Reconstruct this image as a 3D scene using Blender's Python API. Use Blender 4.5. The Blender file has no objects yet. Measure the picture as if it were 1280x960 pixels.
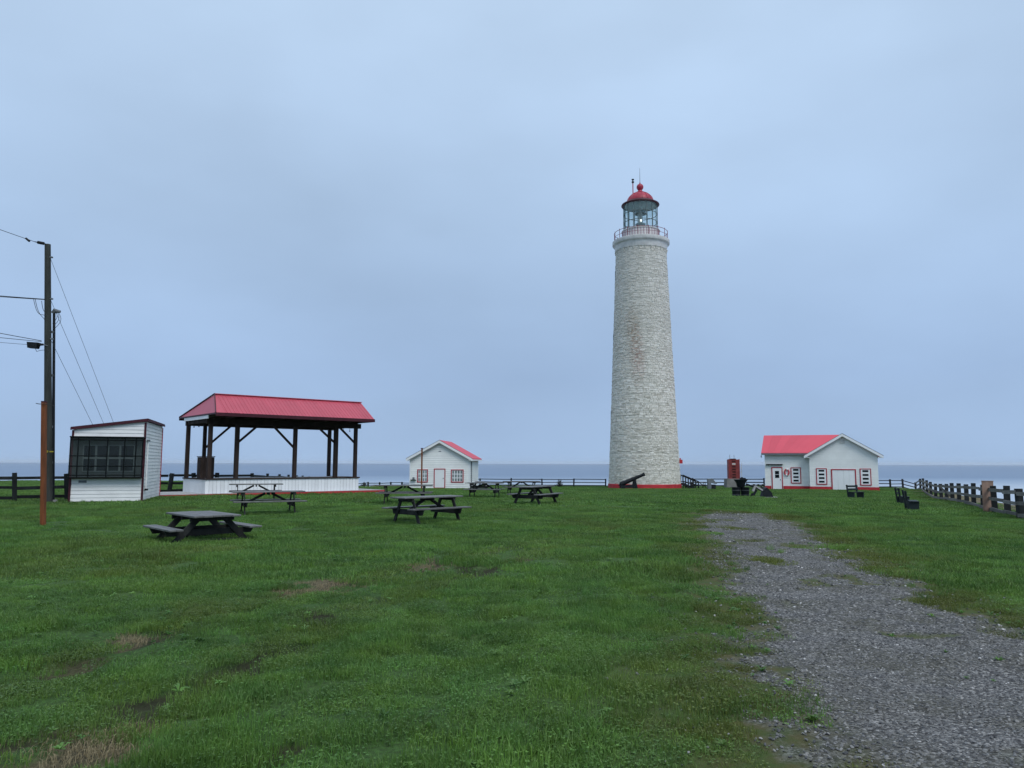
import bpy, bmesh, math, random
import numpy as np
from mathutils import Vector, Matrix, Euler

random.seed(7); rng = np.random.default_rng(7)
sc = bpy.context.scene
C = sc.collection
R = math.radians
PI = math.pi

# ------------------------------------------------------------------ camera
CAM_H = 1.7
F_PX = 950.0
cam_d = bpy.data.cameras.new("camera"); cam_d.sensor_width = 36.0
cam_d.lens = 36.0 * F_PX / 1280.0
cam_d.clip_start = 0.05; cam_d.clip_end = 60000
cam = bpy.data.objects.new("camera", cam_d); C.objects.link(cam)
CAM_M = Matrix.Translation((0, 0, CAM_H)) @ Matrix.Rotation(R(90 + 5.93), 4, 'X') @ Matrix.Rotation(R(0.15), 4, 'Z')
cam.matrix_world = CAM_M
sc.camera = cam

def P(u, v, Y):
    """world point seen at photo pixel (u, v) whose distance along world y is Y"""
    d = CAM_M.to_3x3() @ Vector(((u - 640) / F_PX, (480 - v) / F_PX, -1.0))
    return Vector((0, 0, CAM_H)) + d * (Y / d.y)

# ------------------------------------------------------------------ sky and light (overcast daylight)
SUN_EL, SUN_AZ = 52.0, 152.0        # azimuth clockwise from +Y: behind the camera, to the right
w = bpy.data.worlds.new("World"); sc.world = w; w.use_nodes = True
nt = w.node_tree; nt.nodes.clear()
def N(t, kind, **kw):
    n = t.nodes.new(kind)
    for k, v in kw.items():
        setattr(n, k, v)
    return n
out = N(nt, 'ShaderNodeOutputWorld'); bg = N(nt, 'ShaderNodeBackground'); bg.inputs['Strength'].default_value = 0.1
sky = N(nt, 'ShaderNodeTexSky', sky_type='NISHITA', sun_disc=False)
sky.sun_elevation = R(SUN_EL); sky.sun_rotation = R(SUN_AZ); sky.air_density = 1.0; sky.dust_density = 3.0
tc = N(nt, 'ShaderNodeTexCoord'); sep = N(nt, 'ShaderNodeSeparateXYZ')
nt.links.new(tc.outputs['Generated'], sep.inputs[0])
ramp = N(nt, 'ShaderNodeValToRGB'); nt.links.new(sep.outputs['Z'], ramp.inputs[0])
cr = ramp.color_ramp
SKY = [(0.0, (.320, .455, .665)), (0.035, (.312, .442, .650)), (0.11, (.304, .430, .640)), (0.30, (.366, .498, .690)),
       (0.55, (.436, .570, .748)), (1.0, (.66, .76, .88))]
cr.elements[0].position = 0; cr.elements[0].color = (*SKY[0][1], 1)
cr.elements[1].position = 1; cr.elements[1].color = (*SKY[-1][1], 1)
for p_, c_ in SKY[1:-1]:
    e = cr.elements.new(p_); e.color = (*c_, 1)
# soft banks of cloud, flattened towards the horizon
mp = N(nt, 'ShaderNodeMapping'); mp.inputs['Scale'].default_value = (1.0, 1.0, 2.2); mp.inputs['Location'].default_value = (3.1, 1.7, 0.4)
nt.links.new(tc.outputs['Generated'], mp.inputs[0])
nz = N(nt, 'ShaderNodeTexNoise'); nz.inputs['Scale'].default_value = 1.9; nz.inputs['Detail'].default_value = 5; nz.inputs['Roughness'].default_value = .45
nt.links.new(mp.outputs[0], nz.inputs['Vector'])
mr = N(nt, 'ShaderNodeMapRange'); mr.inputs[1].default_value = .3; mr.inputs[2].default_value = .7
mr.inputs[3].default_value = 8.9; mr.inputs[4].default_value = 11.4
nt.links.new(nz.outputs[0], mr.inputs[0])
vm = N(nt, 'ShaderNodeVectorMath', operation='SCALE')
nt.links.new(ramp.outputs[0], vm.inputs[0]); nt.links.new(mr.outputs[0], vm.inputs['Scale'])
mx = N(nt, 'ShaderNodeMix', data_type='RGBA'); mx.clamp_result = False
mx.inputs[0].default_value = 0.94
nt.links.new(sky.outputs[0], mx.inputs[6]); nt.links.new(vm.outputs[0], mx.inputs[7])
nt.links.new(mx.outputs[2], bg.inputs['Color']); nt.links.new(bg.outputs[0], out.inputs[0])

sun_d = bpy.data.lights.new("sun", 'SUN'); sun_d.energy = 1.4; sun_d.angle = R(30); sun_d.color = (1.0, .97, .93)
sun = bpy.data.objects.new("sun", sun_d); C.objects.link(sun)
az = R(SUN_AZ); el = R(SUN_EL)
sd = Vector((math.sin(az) * math.cos(el), math.cos(az) * math.cos(el), math.sin(el)))
sun.rotation_euler = sd.to_track_quat('Z', 'Y').to_euler(); sun.location = (0, 0, 60)
sc.view_settings.view_transform = 'Standard'; sc.view_settings.look = 'None'
sc.view_settings.exposure = 0.22; sc.view_settings.gamma = 1.0
sc.cycles.max_bounces = 6; sc.cycles.transparent_max_bounces = 12

# ------------------------------------------------------------------ materials
def mat(name, col, rough=.7, var=.25, scale=6.0, bump=0.0, bscale=60.0, rnd=.0, metal=0.0, col2=None, stretch=(1, 1, 1), spec=.3):
    """procedural material: world-space noise varies the colour, object random shifts its value"""
    m = bpy.data.materials.new(name); m.use_nodes = True
    t = m.node_tree; b = t.nodes['Principled BSDF']
    g = N(t, 'ShaderNodeNewGeometry'); mpn = N(t, 'ShaderNodeMapping'); mpn.inputs['Scale'].default_value = stretch
    t.links.new(g.outputs['Position'], mpn.inputs[0])
    n1 = N(t, 'ShaderNodeTexNoise'); n1.inputs['Scale'].default_value = scale; n1.inputs['Detail'].default_value = 6; n1.inputs['Roughness'].default_value = .65
    t.links.new(mpn.outputs[0], n1.inputs['Vector'])
    rp = N(t, 'ShaderNodeValToRGB')
    c2 = col2 or tuple(c * (1 - var) for c in col)
    rp.color_ramp.elements[0].position = .3; rp.color_ramp.elements[0].color = (*c2, 1)
    rp.color_ramp.elements[1].position = .68; rp.color_ramp.elements[1].color = (*tuple(min(1, c * (1 + var * .35)) for c in col), 1)
    t.links.new(n1.outputs[0], rp.inputs[0])
    last = rp.outputs[0]
    if rnd:
        oi = N(t, 'ShaderNodeObjectInfo'); mm = N(t, 'ShaderNodeMapRange')
        mm.inputs[3].default_value = 1 - rnd; mm.inputs[4].default_value = 1 + rnd
        t.links.new(oi.outputs['Random'], mm.inputs[0])
        sc_ = N(t, 'ShaderNodeVectorMath', operation='SCALE'); t.links.new(last, sc_.inputs[0]); t.links.new(mm.outputs[0], sc_.inputs['Scale'])
        last = sc_.outputs[0]
    t.links.new(last, b.inputs['Base Color'])
    b.inputs['Roughness'].default_value = rough; b.inputs['Metallic'].default_value = metal
    b.inputs['Specular IOR Level'].default_value = spec
    if bump:
        n2 = N(t, 'ShaderNodeTexNoise'); n2.inputs['Scale'].default_value = bscale; n2.inputs['Detail'].default_value = 4
        t.links.new(mpn.outputs[0], n2.inputs['Vector'])
        bp = N(t, 'ShaderNodeBump'); bp.inputs['Strength'].default_value = bump; bp.inputs['Distance'].default_value = .01
        t.links.new(n2.outputs[0], bp.inputs['Height']); t.links.new(bp.outputs[0], b.inputs['Normal'])
    return m

M = {}
M['white'] = mat('white_paint', (.82, .83, .82), .55, .14, 1.4, .15, 40, rnd=.035, stretch=(1, 1, 2.5))
M['white_wall'] = mat('white_building_paint', (.82, .84, .82), .6, .10, .7, .1, 30, rnd=.03)
M['skirt'] = mat('white_skirt_paint', (.86, .88, .90), .45, .08, 1.8, .1, 30, rnd=.05, stretch=(1, 1, .5))
M['trim_red'] = mat('red_trim_paint', (.42, .020, .040), .5, .35, 4, .1, 40)
M['base_red'] = mat('red_base_paint', (.50, .035, .045), .6, .30, 2.0, .2, 30)
M['maroon'] = mat('dark_maroon_paint', (.060, .010, .018), .5, .3, 5)
M['roof_red'] = mat('red_metal_roof', (.48, .070, .105), .42, .12, 1.0, .05, 20, rnd=.05, spec=.5)
M['roof_pink'] = mat('red_shingle_roof', (.60, .085, .120), .6, .05, .8, .05, 20, rnd=.05)
M['cloth_red'] = mat('red_dome_paint', (.40, .040, .070), .4, .3, 2.0, .1, 30)
M['dark_wood'] = mat('dark_stained_wood', (.042, .029, .025), .75, .5, 3.0, .4, 60, rnd=.35, stretch=(1, 1, .35), spec=.15)
M['pole'] = mat('treated_pole_wood', (.040, .045, .040), .8, .5, 7.0, .5, 90, stretch=(1, 1, .12))
M['orange'] = mat('orange_post_wood', (.20, .062, .020), .7, .5, 9.0, .4, 90, stretch=(1, 1, .12))
M['table_top'] = mat('weathered_table_top', (.135, .135, .13), .5, .45, 5.0, .5, 70, rnd=.22, spec=.5)
M['table_leg'] = mat('dark_table_frame', (.030, .032, .031), .75, .5, 5.0, .5, 70, rnd=.3, spec=.15)
M['fence_dark'] = mat('dark_fence_wood', (.022, .026, .028), .8, .5, 5.0, .5, 60, rnd=.35, spec=.15)
M['fence_grey'] = mat('weathered_fence_wood', (.17, .165, .155), .8, .45, 5.0, .5, 60, rnd=.3)
M['ply'] = mat('weathered_plywood', (.30, .20, .155), .75, .35, 4.0, .3, 60, stretch=(1, 1, .3))
M['black'] = mat('black_iron', (.009, .012, .016), .6, .4, 6.0, .2, 50, spec=.25)
M['iron_grey'] = mat('grey_iron', (.16, .18, .20), .6, .4, 6.0, .2, 50)
M['bench'] = mat('dark_green_bench_paint', (.010, .018, .020), .55, .4, 6.0, .2, 50, rnd=.2, spec=.35)
M['concrete'] = mat('grey_concrete', (.22, .22, .215), .85, .3, 2.0, .4, 40)
M['slab'] = mat('pale_slab', (.42, .42, .42), .8, .3, 1.5, .3, 40)
M['grille'] = mat('grille_metal', (.006, .009, .010), .7, .3, 5.0, spec=.1)
M['dark_sash'] = mat('window_sash', (.095, .125, .125), .6, .2, 4.0)
M['slat_pink'] = mat('parapet_slat_paint', (.40, .27, .33), .6, .2, 4.0)
M['dark_panel'] = mat('dark_window_frame', (.050, .066, .066), .6, .2, 4.0)
M['glass_dark'] = mat('dark_window_glass', (.004, .008, .012), .15, .2, 2.0, spec=.18)
M['glass_grey'] = mat('grey_window_glass', (.26, .31, .32), .12, .5, 1.4, spec=.6)
M['door_white'] = mat('white_door_paint', (.80, .82, .83), .45, .06, 1.0, rnd=.02)
M['cap_white'] = mat('gallery_paint', (.64, .635, .61), .6, .25, 1.6, .15, 30)
M['cabinet'] = mat('red_cabinet_paint', (.24, .045, .045), .6, .4, 3.0, .1, 40, rnd=.1)
M['cabinet_dark'] = mat('dark_red_opening', (.05, .012, .012), .8, .3, 3.0)
M['rail_pink'] = mat('gallery_rail_paint', (.22, .05, .075), .5, .3, 4)
M['lining'] = mat('dome_lining_paint', (.55, .60, .60), .8, .1, .5)
M['curtain'] = mat('lantern_bars', (.13, .17, .17), .7, .1, .5)
M['lens'] = mat('lens_prisms', (.30, .36, .37), .12, .4, 8.0, spec=.9)
M['yellow'] = mat('yellow_tag', (.32, .27, .03), .5, .1, 4)
M['wire'] = mat('black_cable', (.018, .02, .024), .6, .2, 4)
M['twig'] = mat('bare_twigs', (.05, .055, .05), .8, .4, 8)
M['lifebuoy_red'] = mat('lifebuoy_red', (.55, .03, .05), .4, .1, 4)

m = bpy.data.materials.new('lamp_light'); m.use_nodes = True
b = m.node_tree.nodes['Principled BSDF']; b.inputs['Emission Color'].default_value = (1, .98, .93, 1); b.inputs['Emission Strength'].default_value = 5.0
M['lamp'] = m
m = bpy.data.materials.new('lantern_glass'); m.use_nodes = True; t = m.node_tree
b = t.nodes['Principled BSDF']; b.inputs['Base Color'].default_value = (.45, .55, .56, 1); b.inputs['Roughness'].default_value = .05
tr = N(t, 'ShaderNodeBsdfTransparent'); tr.inputs[0].default_value = (.86, .92, .92, 1); ms = N(t, 'ShaderNodeMixShader'); ms.inputs[0].default_value = .07
t.links.new(tr.outputs[0], ms.inputs[1]); t.links.new(b.outputs[0], ms.inputs[2]); t.links.new(ms.outputs[0], t.nodes['Material Output'].inputs[0])
M['glass'] = m
m = bpy.data.materials.new('wire_mesh_screen'); m.use_nodes = True; t = m.node_tree
b = t.nodes['Principled BSDF']; b.inputs['Base Color'].default_value = (.055, .075, .075, 1); b.inputs['Roughness'].default_value = .7
tr = N(t, 'ShaderNodeBsdfTransparent'); ms = N(t, 'ShaderNodeMixShader'); ms.inputs[0].default_value = .22
t.links.new(tr.outputs[0], ms.inputs[1]); t.links.new(b.outputs[0], ms.inputs[2]); t.links.new(ms.outputs[0], t.nodes['Material Output'].inputs[0])
M['mesh_screen'] = m

# ------------------------------------------------------------------ geometry helpers
class MB:
    def __init__(s): s.v = []; s.f = []
    def add(s, vs, fs):
        k = len(s.v); s.v += [tuple(v) for v in vs]; s.f += [tuple(i + k for i in f) for f in fs]; return s
    def box(s, c, d, rot=None):
        x, y, z = (q / 2 for q in d); c = Vector(c)
        vs = [Vector(q) for q in ((-x, -y, -z), (x, -y, -z), (x, y, -z), (-x, y, -z), (-x, -y, z), (x, -y, z), (x, y, z), (-x, y, z))]
        if rot is not None: vs = [rot @ q for q in vs]
        return s.add([q + c for q in vs], [(0, 3, 2, 1), (4, 5, 6, 7), (0, 1, 5, 4), (1, 2, 6, 5), (2, 3, 7, 6), (3, 0, 4, 7)])
    def b2(s, p0, p1):
        p0, p1 = Vector(p0), Vector(p1); return s.box((p0 + p1) / 2, [abs(q) for q in (p1 - p0)])
    def beam(s, a, b, w_, h_, up=(0, 0, 1)):
        a, b = Vector(a), Vector(b); d = (b - a); L = d.length; d.normalize()
        up = Vector(up)
        if abs(d.dot(up)) > .97: up = Vector((0, 1, 0)) if abs(d.y) < .9 else Vector((1, 0, 0))
        sx = d.cross(up).normalized(); sz = sx.cross(d).normalized()
        rot = Matrix((sx, d, sz)).transposed()
        return s.box((a + b) / 2, (w_, L, h_), rot)
    def tube(s, a, b, r0, r1=None, n=10, cap=True):
        a, b = Vector(a), Vector(b); r1 = r0 if r1 is None else r1
        d = (b - a).normalized(); q = Vector((0, 0, 1)) if abs(d.z) < .9 else Vector((1, 0, 0))
        u = d.cross(q).normalized(); v = d.cross(u)
        vs = []; 
        for (c, r) in ((a, r0), (b, r1)):
            for i in range(n):
                t_ = 2 * PI * i / n; vs.append(c + u * (r * math.cos(t_)) + v * (r * math.sin(t_)))
        fs = [(i, (i + 1) % n, n + (i + 1) % n, n + i) for i in range(n)]
        if cap: fs += [tuple(range(n - 1, -1, -1)), tuple(range(n, 2 * n))]
        return s.add(vs, fs)
    def path(s, pts, r, n=6):
        for a, b_ in zip(pts[:-1], pts[1:]): s.tube(a, b_, r, n=n, cap=False)
        return s
    def lathe(s, prof, n=48, c=(0, 0, 0), arc=None):
        vs = []; k = len(prof)
        for i in range(n):
            t_ = 2 * PI * i / n
            for (r, z) in prof: vs.append((c[0] + r * math.cos(t_), c[1] + r * math.sin(t_), c[2] + z))
        fs = []
        for i in range(n):
            j = (i + 1) % n
            for q in range(k - 1): fs.append((i * k + q, j * k + q, j * k + q + 1, i * k + q + 1))
        return s.add(vs, fs)
    def prism(s, poly, off):
        """polygon (list of 3d points) extruded by vector off"""
        n = len(poly); off = Vector(off); a = [Vector(q) for q in poly]
        return s.add(a + [q + off for q in a], [tuple(range(n - 1, -1, -1)), tuple(range(n, 2 * n))] + [(i, (i + 1) % n, n + (i + 1) % n, n + i) for i in range(n)])
    def mesh(s, name, material=None, smooth=False):
        me = bpy.data.meshes.new(name); me.from_pydata(s.v, [], s.f); me.update()
        bm = bmesh.new(); bm.from_mesh(me); bmesh.ops.recalc_face_normals(bm, faces=bm.faces); bm.to_mesh(me); bm.free()
        if material: me.materials.append(M[material] if isinstance(material, str) else material)
        if smooth:
            me.polygons.foreach_set('use_smooth', [True] * len(me.polygons))
            me.set_sharp_from_angle(angle=R(35))
        return me
    def build(s, name, material, parent=None, smooth=False, **tags):
        o = bpy.data.objects.new(name, s.mesh(name, material, smooth)); C.objects.link(o)
        if parent: o.parent = parent
        for k, v in tags.items(): o[k] = v
        return o

def inst(name, me, parent, loc=(0, 0, 0), rot=(0, 0, 0)):
    o = bpy.data.objects.new(name, me); C.objects.link(o); o.parent = parent; o.location = loc; o.rotation_euler = rot; return o

def thing(name, label, cat, loc=(0, 0, 0), rz=0.0, group=None):
    o = bpy.data.objects.new(name, None); C.objects.link(o); o.empty_display_size = .2
    o.location = loc; o.rotation_euler = (0, 0, rz); o['label'] = label; o['category'] = cat
    if group: o['group'] = group
    return o

def tag(o, label, cat, group=None):
    o['label'] = label; o['category'] = cat
    if group: o['group'] = group
    return o

def dup(root, loc, rz, label, scale=(1, 1, 1)):
    def cp(o, parent):
        c = o.copy(); C.objects.link(c)
        if parent: c.parent = parent
        for ch in list(o.children): cp(ch, c)
        return c
    r = cp(root, None); r.location = loc; r.rotation_euler = (0, 0, rz); r['label'] = label; r.scale = scale
    return r

_pl = {}
def plank_mesh(d, material, bev=.006):
    key = (tuple(round(q, 3) for q in d), material)
    if key not in _pl:
        me = MB().box((0, 0, 0), d).mesh('plank', material)
        bm = bmesh.new(); bm.from_mesh(me); bmesh.ops.bevel(bm, geom=bm.edges[:], offset=bev, segments=1, affect='EDGES'); bm.to_mesh(me); bm.free()
        _pl[key] = me
    return _pl[key]

# ------------------------------------------------------------------ value noise for the terrain
_h = rng.random((256, 256))
def vnoise(x, y):
    xi = np.floor(x).astype(int); yi = np.floor(y).astype(int); fx = x - xi; fy = y - yi
    fx = fx * fx * (3 - 2 * fx); fy = fy * fy * (3 - 2 * fy)
    a = _h[xi & 255, yi & 255]; b = _h[(xi + 1) & 255, yi & 255]; c = _h[xi & 255, (yi + 1) & 255]; d = _h[(xi + 1) & 255, (yi + 1) & 255]
    return (a * (1 - fx) + b * fx) * (1 - fy) + (c * (1 - fx) + d * fx) * fy
def fbm(x, y, o=4):
    s = 0; a = .5; t = 0
    for k in range(o):
        s = s + a * vnoise(x * 2 ** k + 17.3 * k, y * 2 ** k + 5.1 * k); t += a; a *= .5
    return s / t
def sstep(a, b, x):
    t = np.clip((x - a) / (b - a), 0, 1); return t * t * (3 - 2 * t)
def sdf_poly(px, py, poly):
    """signed distance, negative inside"""
    d = np.full(px.shape, 1e9); ins = np.zeros(px.shape, bool); n = len(poly)
    for i in range(n):
        ax, ay = poly[i]; bx, by = poly[(i + 1) % n]; ex, ey = bx - ax, by - ay
        wx, wy = px - ax, py - ay; t = np.clip((wx * ex + wy * ey) / (ex * ex + ey * ey), 0, 1)
        d = np.minimum(d, (wx - ex * t) ** 2 + (wy - ey * t) ** 2)
        if ay != by:
            c = ((ay > py) != (by > py)) & (px < (bx - ax) * (py - ay) / (by - ay) + ax); ins ^= c
    d = np.sqrt(d); return np.where(ins, -d, d)

def gpx(u, v):
    """flat-ground point seen at a photo pixel (for laying out the gravel track and worn spots)"""
    d = CAM_M.to_3x3() @ Vector(((u - 640) / F_PX, (480 - v) / F_PX, -1.0)); k = -CAM_H / d.z
    return (d.x * k, d.y * k)

LAND = [(-160, 66), (-60, 74), (-28, 80), (-22, 90), (-18, 101), (-8, 106), (15, 106.5), (45, 104), (53, 98), (45, 78), (38, 62), (33, 52), (30.5, 44), (25.5, 30), (24.5, 10), (32, -40), (-160, -40)]
TRACK = [(2.4, -40), (2.0, 2), gpx(1015, 960), gpx(990, 915), gpx(957, 865), gpx(940, 810), gpx(938, 765), gpx(915, 715), gpx(893, 680), gpx(876, 652), gpx(868, 640), gpx(905, 637),
         gpx(960, 639), gpx(992, 649), gpx(1022, 668), gpx(1052, 690), gpx(1100, 712), gpx(1180, 750), gpx(1280, 783), gpx(1400, 822), (11, 3), (14, -40)]
WORN = [(gpx(95, 932), .26, .85), (gpx(175, 908), .20, .8), (gpx(120, 942), .24, .85), (gpx(140, 915), .16, .8), (gpx(205, 862), .22, .25), (gpx(325, 823), .26, .35), (gpx(165, 798), .22, .75), (gpx(415, 733), .48, .85), (gpx(375, 742), .40, .75), (gpx(475, 716), .30, .6),
        (gpx(530, 707), .42, .85), (gpx(600, 713), .42, .25), (gpx(405, 772), .36, .2), (gpx(335, 946), .10, .2), (gpx(90, 825), .16, .6), (gpx(20, 925), .15, .4), (gpx(250, 838), .14, .4), (gpx(60, 955), .14, .6)]

def ground_z(x, y, detail=True):
    x = np.asarray(x, float); y = np.asarray(y, float)
    z = np.interp(y, [-60, 36, 46, 60, 76, 85, 100, 130], [0, 0, -.10, -.45, -.90, -1.10, -1.30, -1.5])
    z = z * (1 - .85 * sstep(16, 36, -x))
    z = z - .019 * np.maximum(0, x - 2) * (1 - sstep(50, 76, y)) - .0
    if detail:
        z = z + (fbm(x * .35, y * .35, 3) - .5) * .11 + (fbm(x * 1.7 + 9, y * 1.7, 4) - .5) * .10 * (1 - sstep(20, 60, np.hypot(x, y)))
    sd_ = sdf_poly(x, y, LAND) + (fbm(x * .2 + 4, y * .2, 3) - .5) * 5.0
    z = z - 0.5 * sstep(-2.5, 0, sd_) - 29.5 * sstep(0, 9, sd_)
    return z
def GZ(x, y): return float(ground_z(np.array([x]), np.array([y]))[0])

RUTS = [[gpx(20, 975), gpx(95, 930), gpx(205, 865), gpx(325, 822), gpx(405, 773), gpx(600, 712), gpx(760, 672)],
        [gpx(-120, 900), gpx(20, 858), gpx(165, 798), gpx(300, 758), gpx(410, 735), gpx(540, 704), gpx(680, 676), gpx(800, 652)]]
def rut_dist(x, y):
    d = np.full(x.shape, 1e9)
    for pl in RUTS:
        for (ax, ay), (bx, by) in zip(pl[:-1], pl[1:]):
            ex, ey = bx - ax, by - ay; t = np.clip(((x - ax) * ex + (y - ay) * ey) / (ex * ex + ey * ey), 0, 1)
            d = np.minimum(d, np.hypot(x - ax - ex * t, y - ay - ey * t))
    return d
def masks(x, y):
    s = sdf_poly(x, y, TRACK) + (fbm(x * 1.1, y * 1.1, 4) - .5) * .9 + (fbm(x * 5, y * 5, 3) - .5) * 1.0
    gr = 1 - sstep(-.40, .25, s)
    far = sstep(24, 31, y); gr = gr * (1 - far * .75 * sstep(.35, .6, fbm(x * .9, y * .6, 3)))
    gr *= 1 - .85 * sstep(.69, .75, fbm(x * 1.3 + 40, y * 1.3, 3)) * sstep(4, 6, y)     # grass islands on the track
    edge = 1 - sstep(0, 1.5, s)
    worn = np.zeros_like(x); dark = np.zeros_like(x); nn = (fbm(x * 4.2 + 3, y * 4.2, 4) - .5)
    for (cx, cy), r, pale in WORN:
        d = np.hypot((x - cx - (y - cy) * .14) * 1.05, (y - cy) / 1.7) / r + nn * 3.2
        k = 1 - sstep(.75, 1.0, d); worn = np.maximum(worn, k * pale); dark = np.maximum(dark, k * (1 - pale))
    rd = rut_dist(x, y); rk = (1 - sstep(.06, .34, rd)) * sstep(.46, .62, fbm(x * 1.6 + 60, y * 1.0, 4)) * (1 - sstep(14, 26, y))
    sw = sstep(.52, .66, fbm(x * .7 + 11, y * .4, 3)); dark = np.maximum(dark, rk * (1 - sw) * .75); worn = np.maximum(worn, rk * sw * .8)
    return gr, worn, dark, edge

# ------------------------------------------------------------------ the ground sheet
def axis(segs):
    """cumulative list of coordinates whose step grows away from the fine zone"""
    return np.array(segs)
ys = [-40, -30, -20, -12, -6, -3, -1, 0, 1, 2, 2.6]
while ys[-1] < 140: ys.append(ys[-1] + max(.065, .0125 * ys[-1]))
ys = np.array(ys)
xr = [0.0]
while xr[-1] < 170: xr.append(xr[-1] + (.075 if xr[-1] < 7 else min(2.5, .075 + (xr[-1] - 7) * .016)))
xs = np.array([-q for q in xr[:0:-1]] + xr)
X, Y = np.meshgrid(xs, ys); nx, ny = len(xs), len(ys)
Z = ground_z(X.ravel(), Y.ravel())
gr, worn, dark, edge = masks(X.ravel(), Y.ravel())
Z = Z - worn * .025 - dark * .035 + gr * .012 - .035 * (1 - sstep(.05, .4, rut_dist(X.ravel(), Y.ravel()))) * (1 - sstep(14, 26, Y.ravel()))
me = bpy.data.meshes.new('ground')
me.vertices.add(nx * ny); co = np.empty((nx * ny, 3)); co[:, 0] = X.ravel(); co[:, 1] = Y.ravel(); co[:, 2] = Z
me.vertices.foreach_set('co', co.ravel())
ii = (np.arange(ny - 1)[:, None] * nx + np.arange(nx - 1)[None, :]).ravel()
q = np.stack([ii, ii + 1, ii + nx + 1, ii + nx], 1).ravel()
me.loops.add(len(q)); me.loops.foreach_set('vertex_index', q)
me.polygons.add(len(ii)); me.polygons.foreach_set('loop_start', np.arange(len(ii)) * 4)
me.polygons.foreach_set('use_smooth', np.ones(len(ii), bool)); me.update(calc_edges=True)
rim = sstep(-5.5, -3.5, sdf_poly(X.ravel(), Y.ravel(), LAND) + (fbm(X.ravel() * .2 + 4, Y.ravel() * .2, 3) - .5) * 5.0)
for nm, arr in (('rim', rim), ('gravel', gr), ('worn', worn), ('dark', dark), ('edge', edge)):
    a = me.attributes.new(nm, 'FLOAT', 'POINT'); a.data.foreach_set('value', arr.astype(np.float32))
ground = bpy.data.objects.new('ground', me); C.objects.link(ground); ground['kind'] = 'structure'

GRASS_A = (.058, .165, .028); GRASS_B = (.140, .258, .050); GRASS_C = (.098, .220, .052)
def grass_colour(t, pos):
    """shared large-scale colour drift of the lawn"""
    n = N(t, 'ShaderNodeTexNoise'); n.inputs['Scale'].default_value = .22; n.inputs['Detail'].default_value = 5; n.inputs['Roughness'].default_value = .6
    t.links.new(pos, n.inputs['Vector'])
    r = N(t, 'ShaderNodeValToRGB'); e = r.color_ramp.elements
    e[0].position = .32; e[0].color = (*GRASS_A, 1); e[1].position = .70; e[1].color = (*GRASS_B, 1)
    k = r.color_ramp.elements.new(.5); k.color = (*GRASS_C, 1)
    t.links.new(n.outputs[0], r.inputs[0]); return r.outputs[0]

m = bpy.data.materials.new('ground_soil_gravel'); m.use_nodes = True; t = m.node_tree; b = t.nodes['Principled BSDF']
g = N(t, 'ShaderNodeNewGeometry'); pos = g.outputs['Position']
def attr(t, nm):
    a = N(t, 'ShaderNodeAttribute'); a.attribute_name = nm; return a.outputs['Fac']
def mixc(t, f, a, b_):
    q = N(t, 'ShaderNodeMix', data_type='RGBA')
    for s_, i_ in ((f, 0), (a, 6), (b_, 7)):
        if isinstance(s_, (float, int)): q.inputs[i_].default_value = s_
        elif isinstance(s_, tuple): q.inputs[i_].default_value = (*s_, 1)
        else: t.links.new(s_, q.inputs[i_])
    return q.outputs[2]
def noise(t, pos, s, d=5, r=.6, st=None):
    if st:
        mm = N(t, 'ShaderNodeMapping'); mm.inputs['Scale'].default_value = st; t.links.new(pos, mm.inputs[0]); pos = mm.outputs[0]
    n = N(t, 'ShaderNodeTexNoise'); n.inputs['Scale'].default_value = s; n.inputs['Detail'].default_value = d; n.inputs['Roughness'].default_value = r
    t.links.new(pos, n.inputs['Vector']); return n.outputs[0]
def rampn(t, f, stops):
    r = N(t, 'ShaderNodeValToRGB'); e = r.color_ramp.elements
    e[0].position = stops[0][0]; e[0].color = (*stops[0][1], 1); e[1].position = stops[-1][0]; e[1].color = (*stops[-1][1], 1)
    for p_, c_ in stops[1:-1]:
        k = e.new(p_); k.color = (*c_, 1)
    t.links.new(f, r.inputs[0]); return r.outputs[0]
gcol = grass_colour(t, pos)
fine = noise(t, pos, 26, 8, .75)
gcol = mixc(t, rampn(t, fine, [(.35, (0, 0, 0)), (.65, (.6, .6, .6))]), (.026, .042, .014), gcol)
vor = N(t, 'ShaderNodeTexVoronoi'); vor.inputs['Scale'].default_value = 55; t.links.new(pos, vor.inputs['Vector'])
sepc = N(t, 'ShaderNodeSeparateColor'); t.links.new(vor.outputs['Color'], sepc.inputs[0])
stone = rampn(t, sepc.outputs[0], [(0.0, (.038, .038, .041)), (.5, (.124, .123, .122)), (.9, (.24, .238, .232)), (1.0, (.40, .39, .38))])
stone = mixc(t, rampn(t, noise(t, pos, 1.1, 5), [(.40, (0, 0, 0)), (.75, (.75, .75, .75))]), stone, (.070, .068, .042))
edgec = mixc(t, rampn(t, noise(t, pos, 5, 5), [(.40, (0, 0, 0)), (.6, (1, 1, 1))]), (.085, .078, .030), (.055, .080, .022))
soil = mixc(t, rampn(t, noise(t, pos, 40, 6, .8, (1, .35, 1)), [(.4, (0, 0, 0)), (.62, (1, 1, 1))]), (.065, .048, .030), (.22, .18, .115))
col = mixc(t, attr(t, 'edge'), gcol, edgec)
col = mixc(t, attr(t, 'gravel'), col, stone)
col = mixc(t, attr(t, 'worn'), col, soil)
col = mixc(t, attr(t, 'dark'), col, (.022, .018, .014))
col = mixc(t, attr(t, 'rim'), col, rampn(t, noise(t, pos, 3, 6, .7), [(.35, (.07, .075, .035)), (.65, (.20, .16, .10))]))
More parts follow.
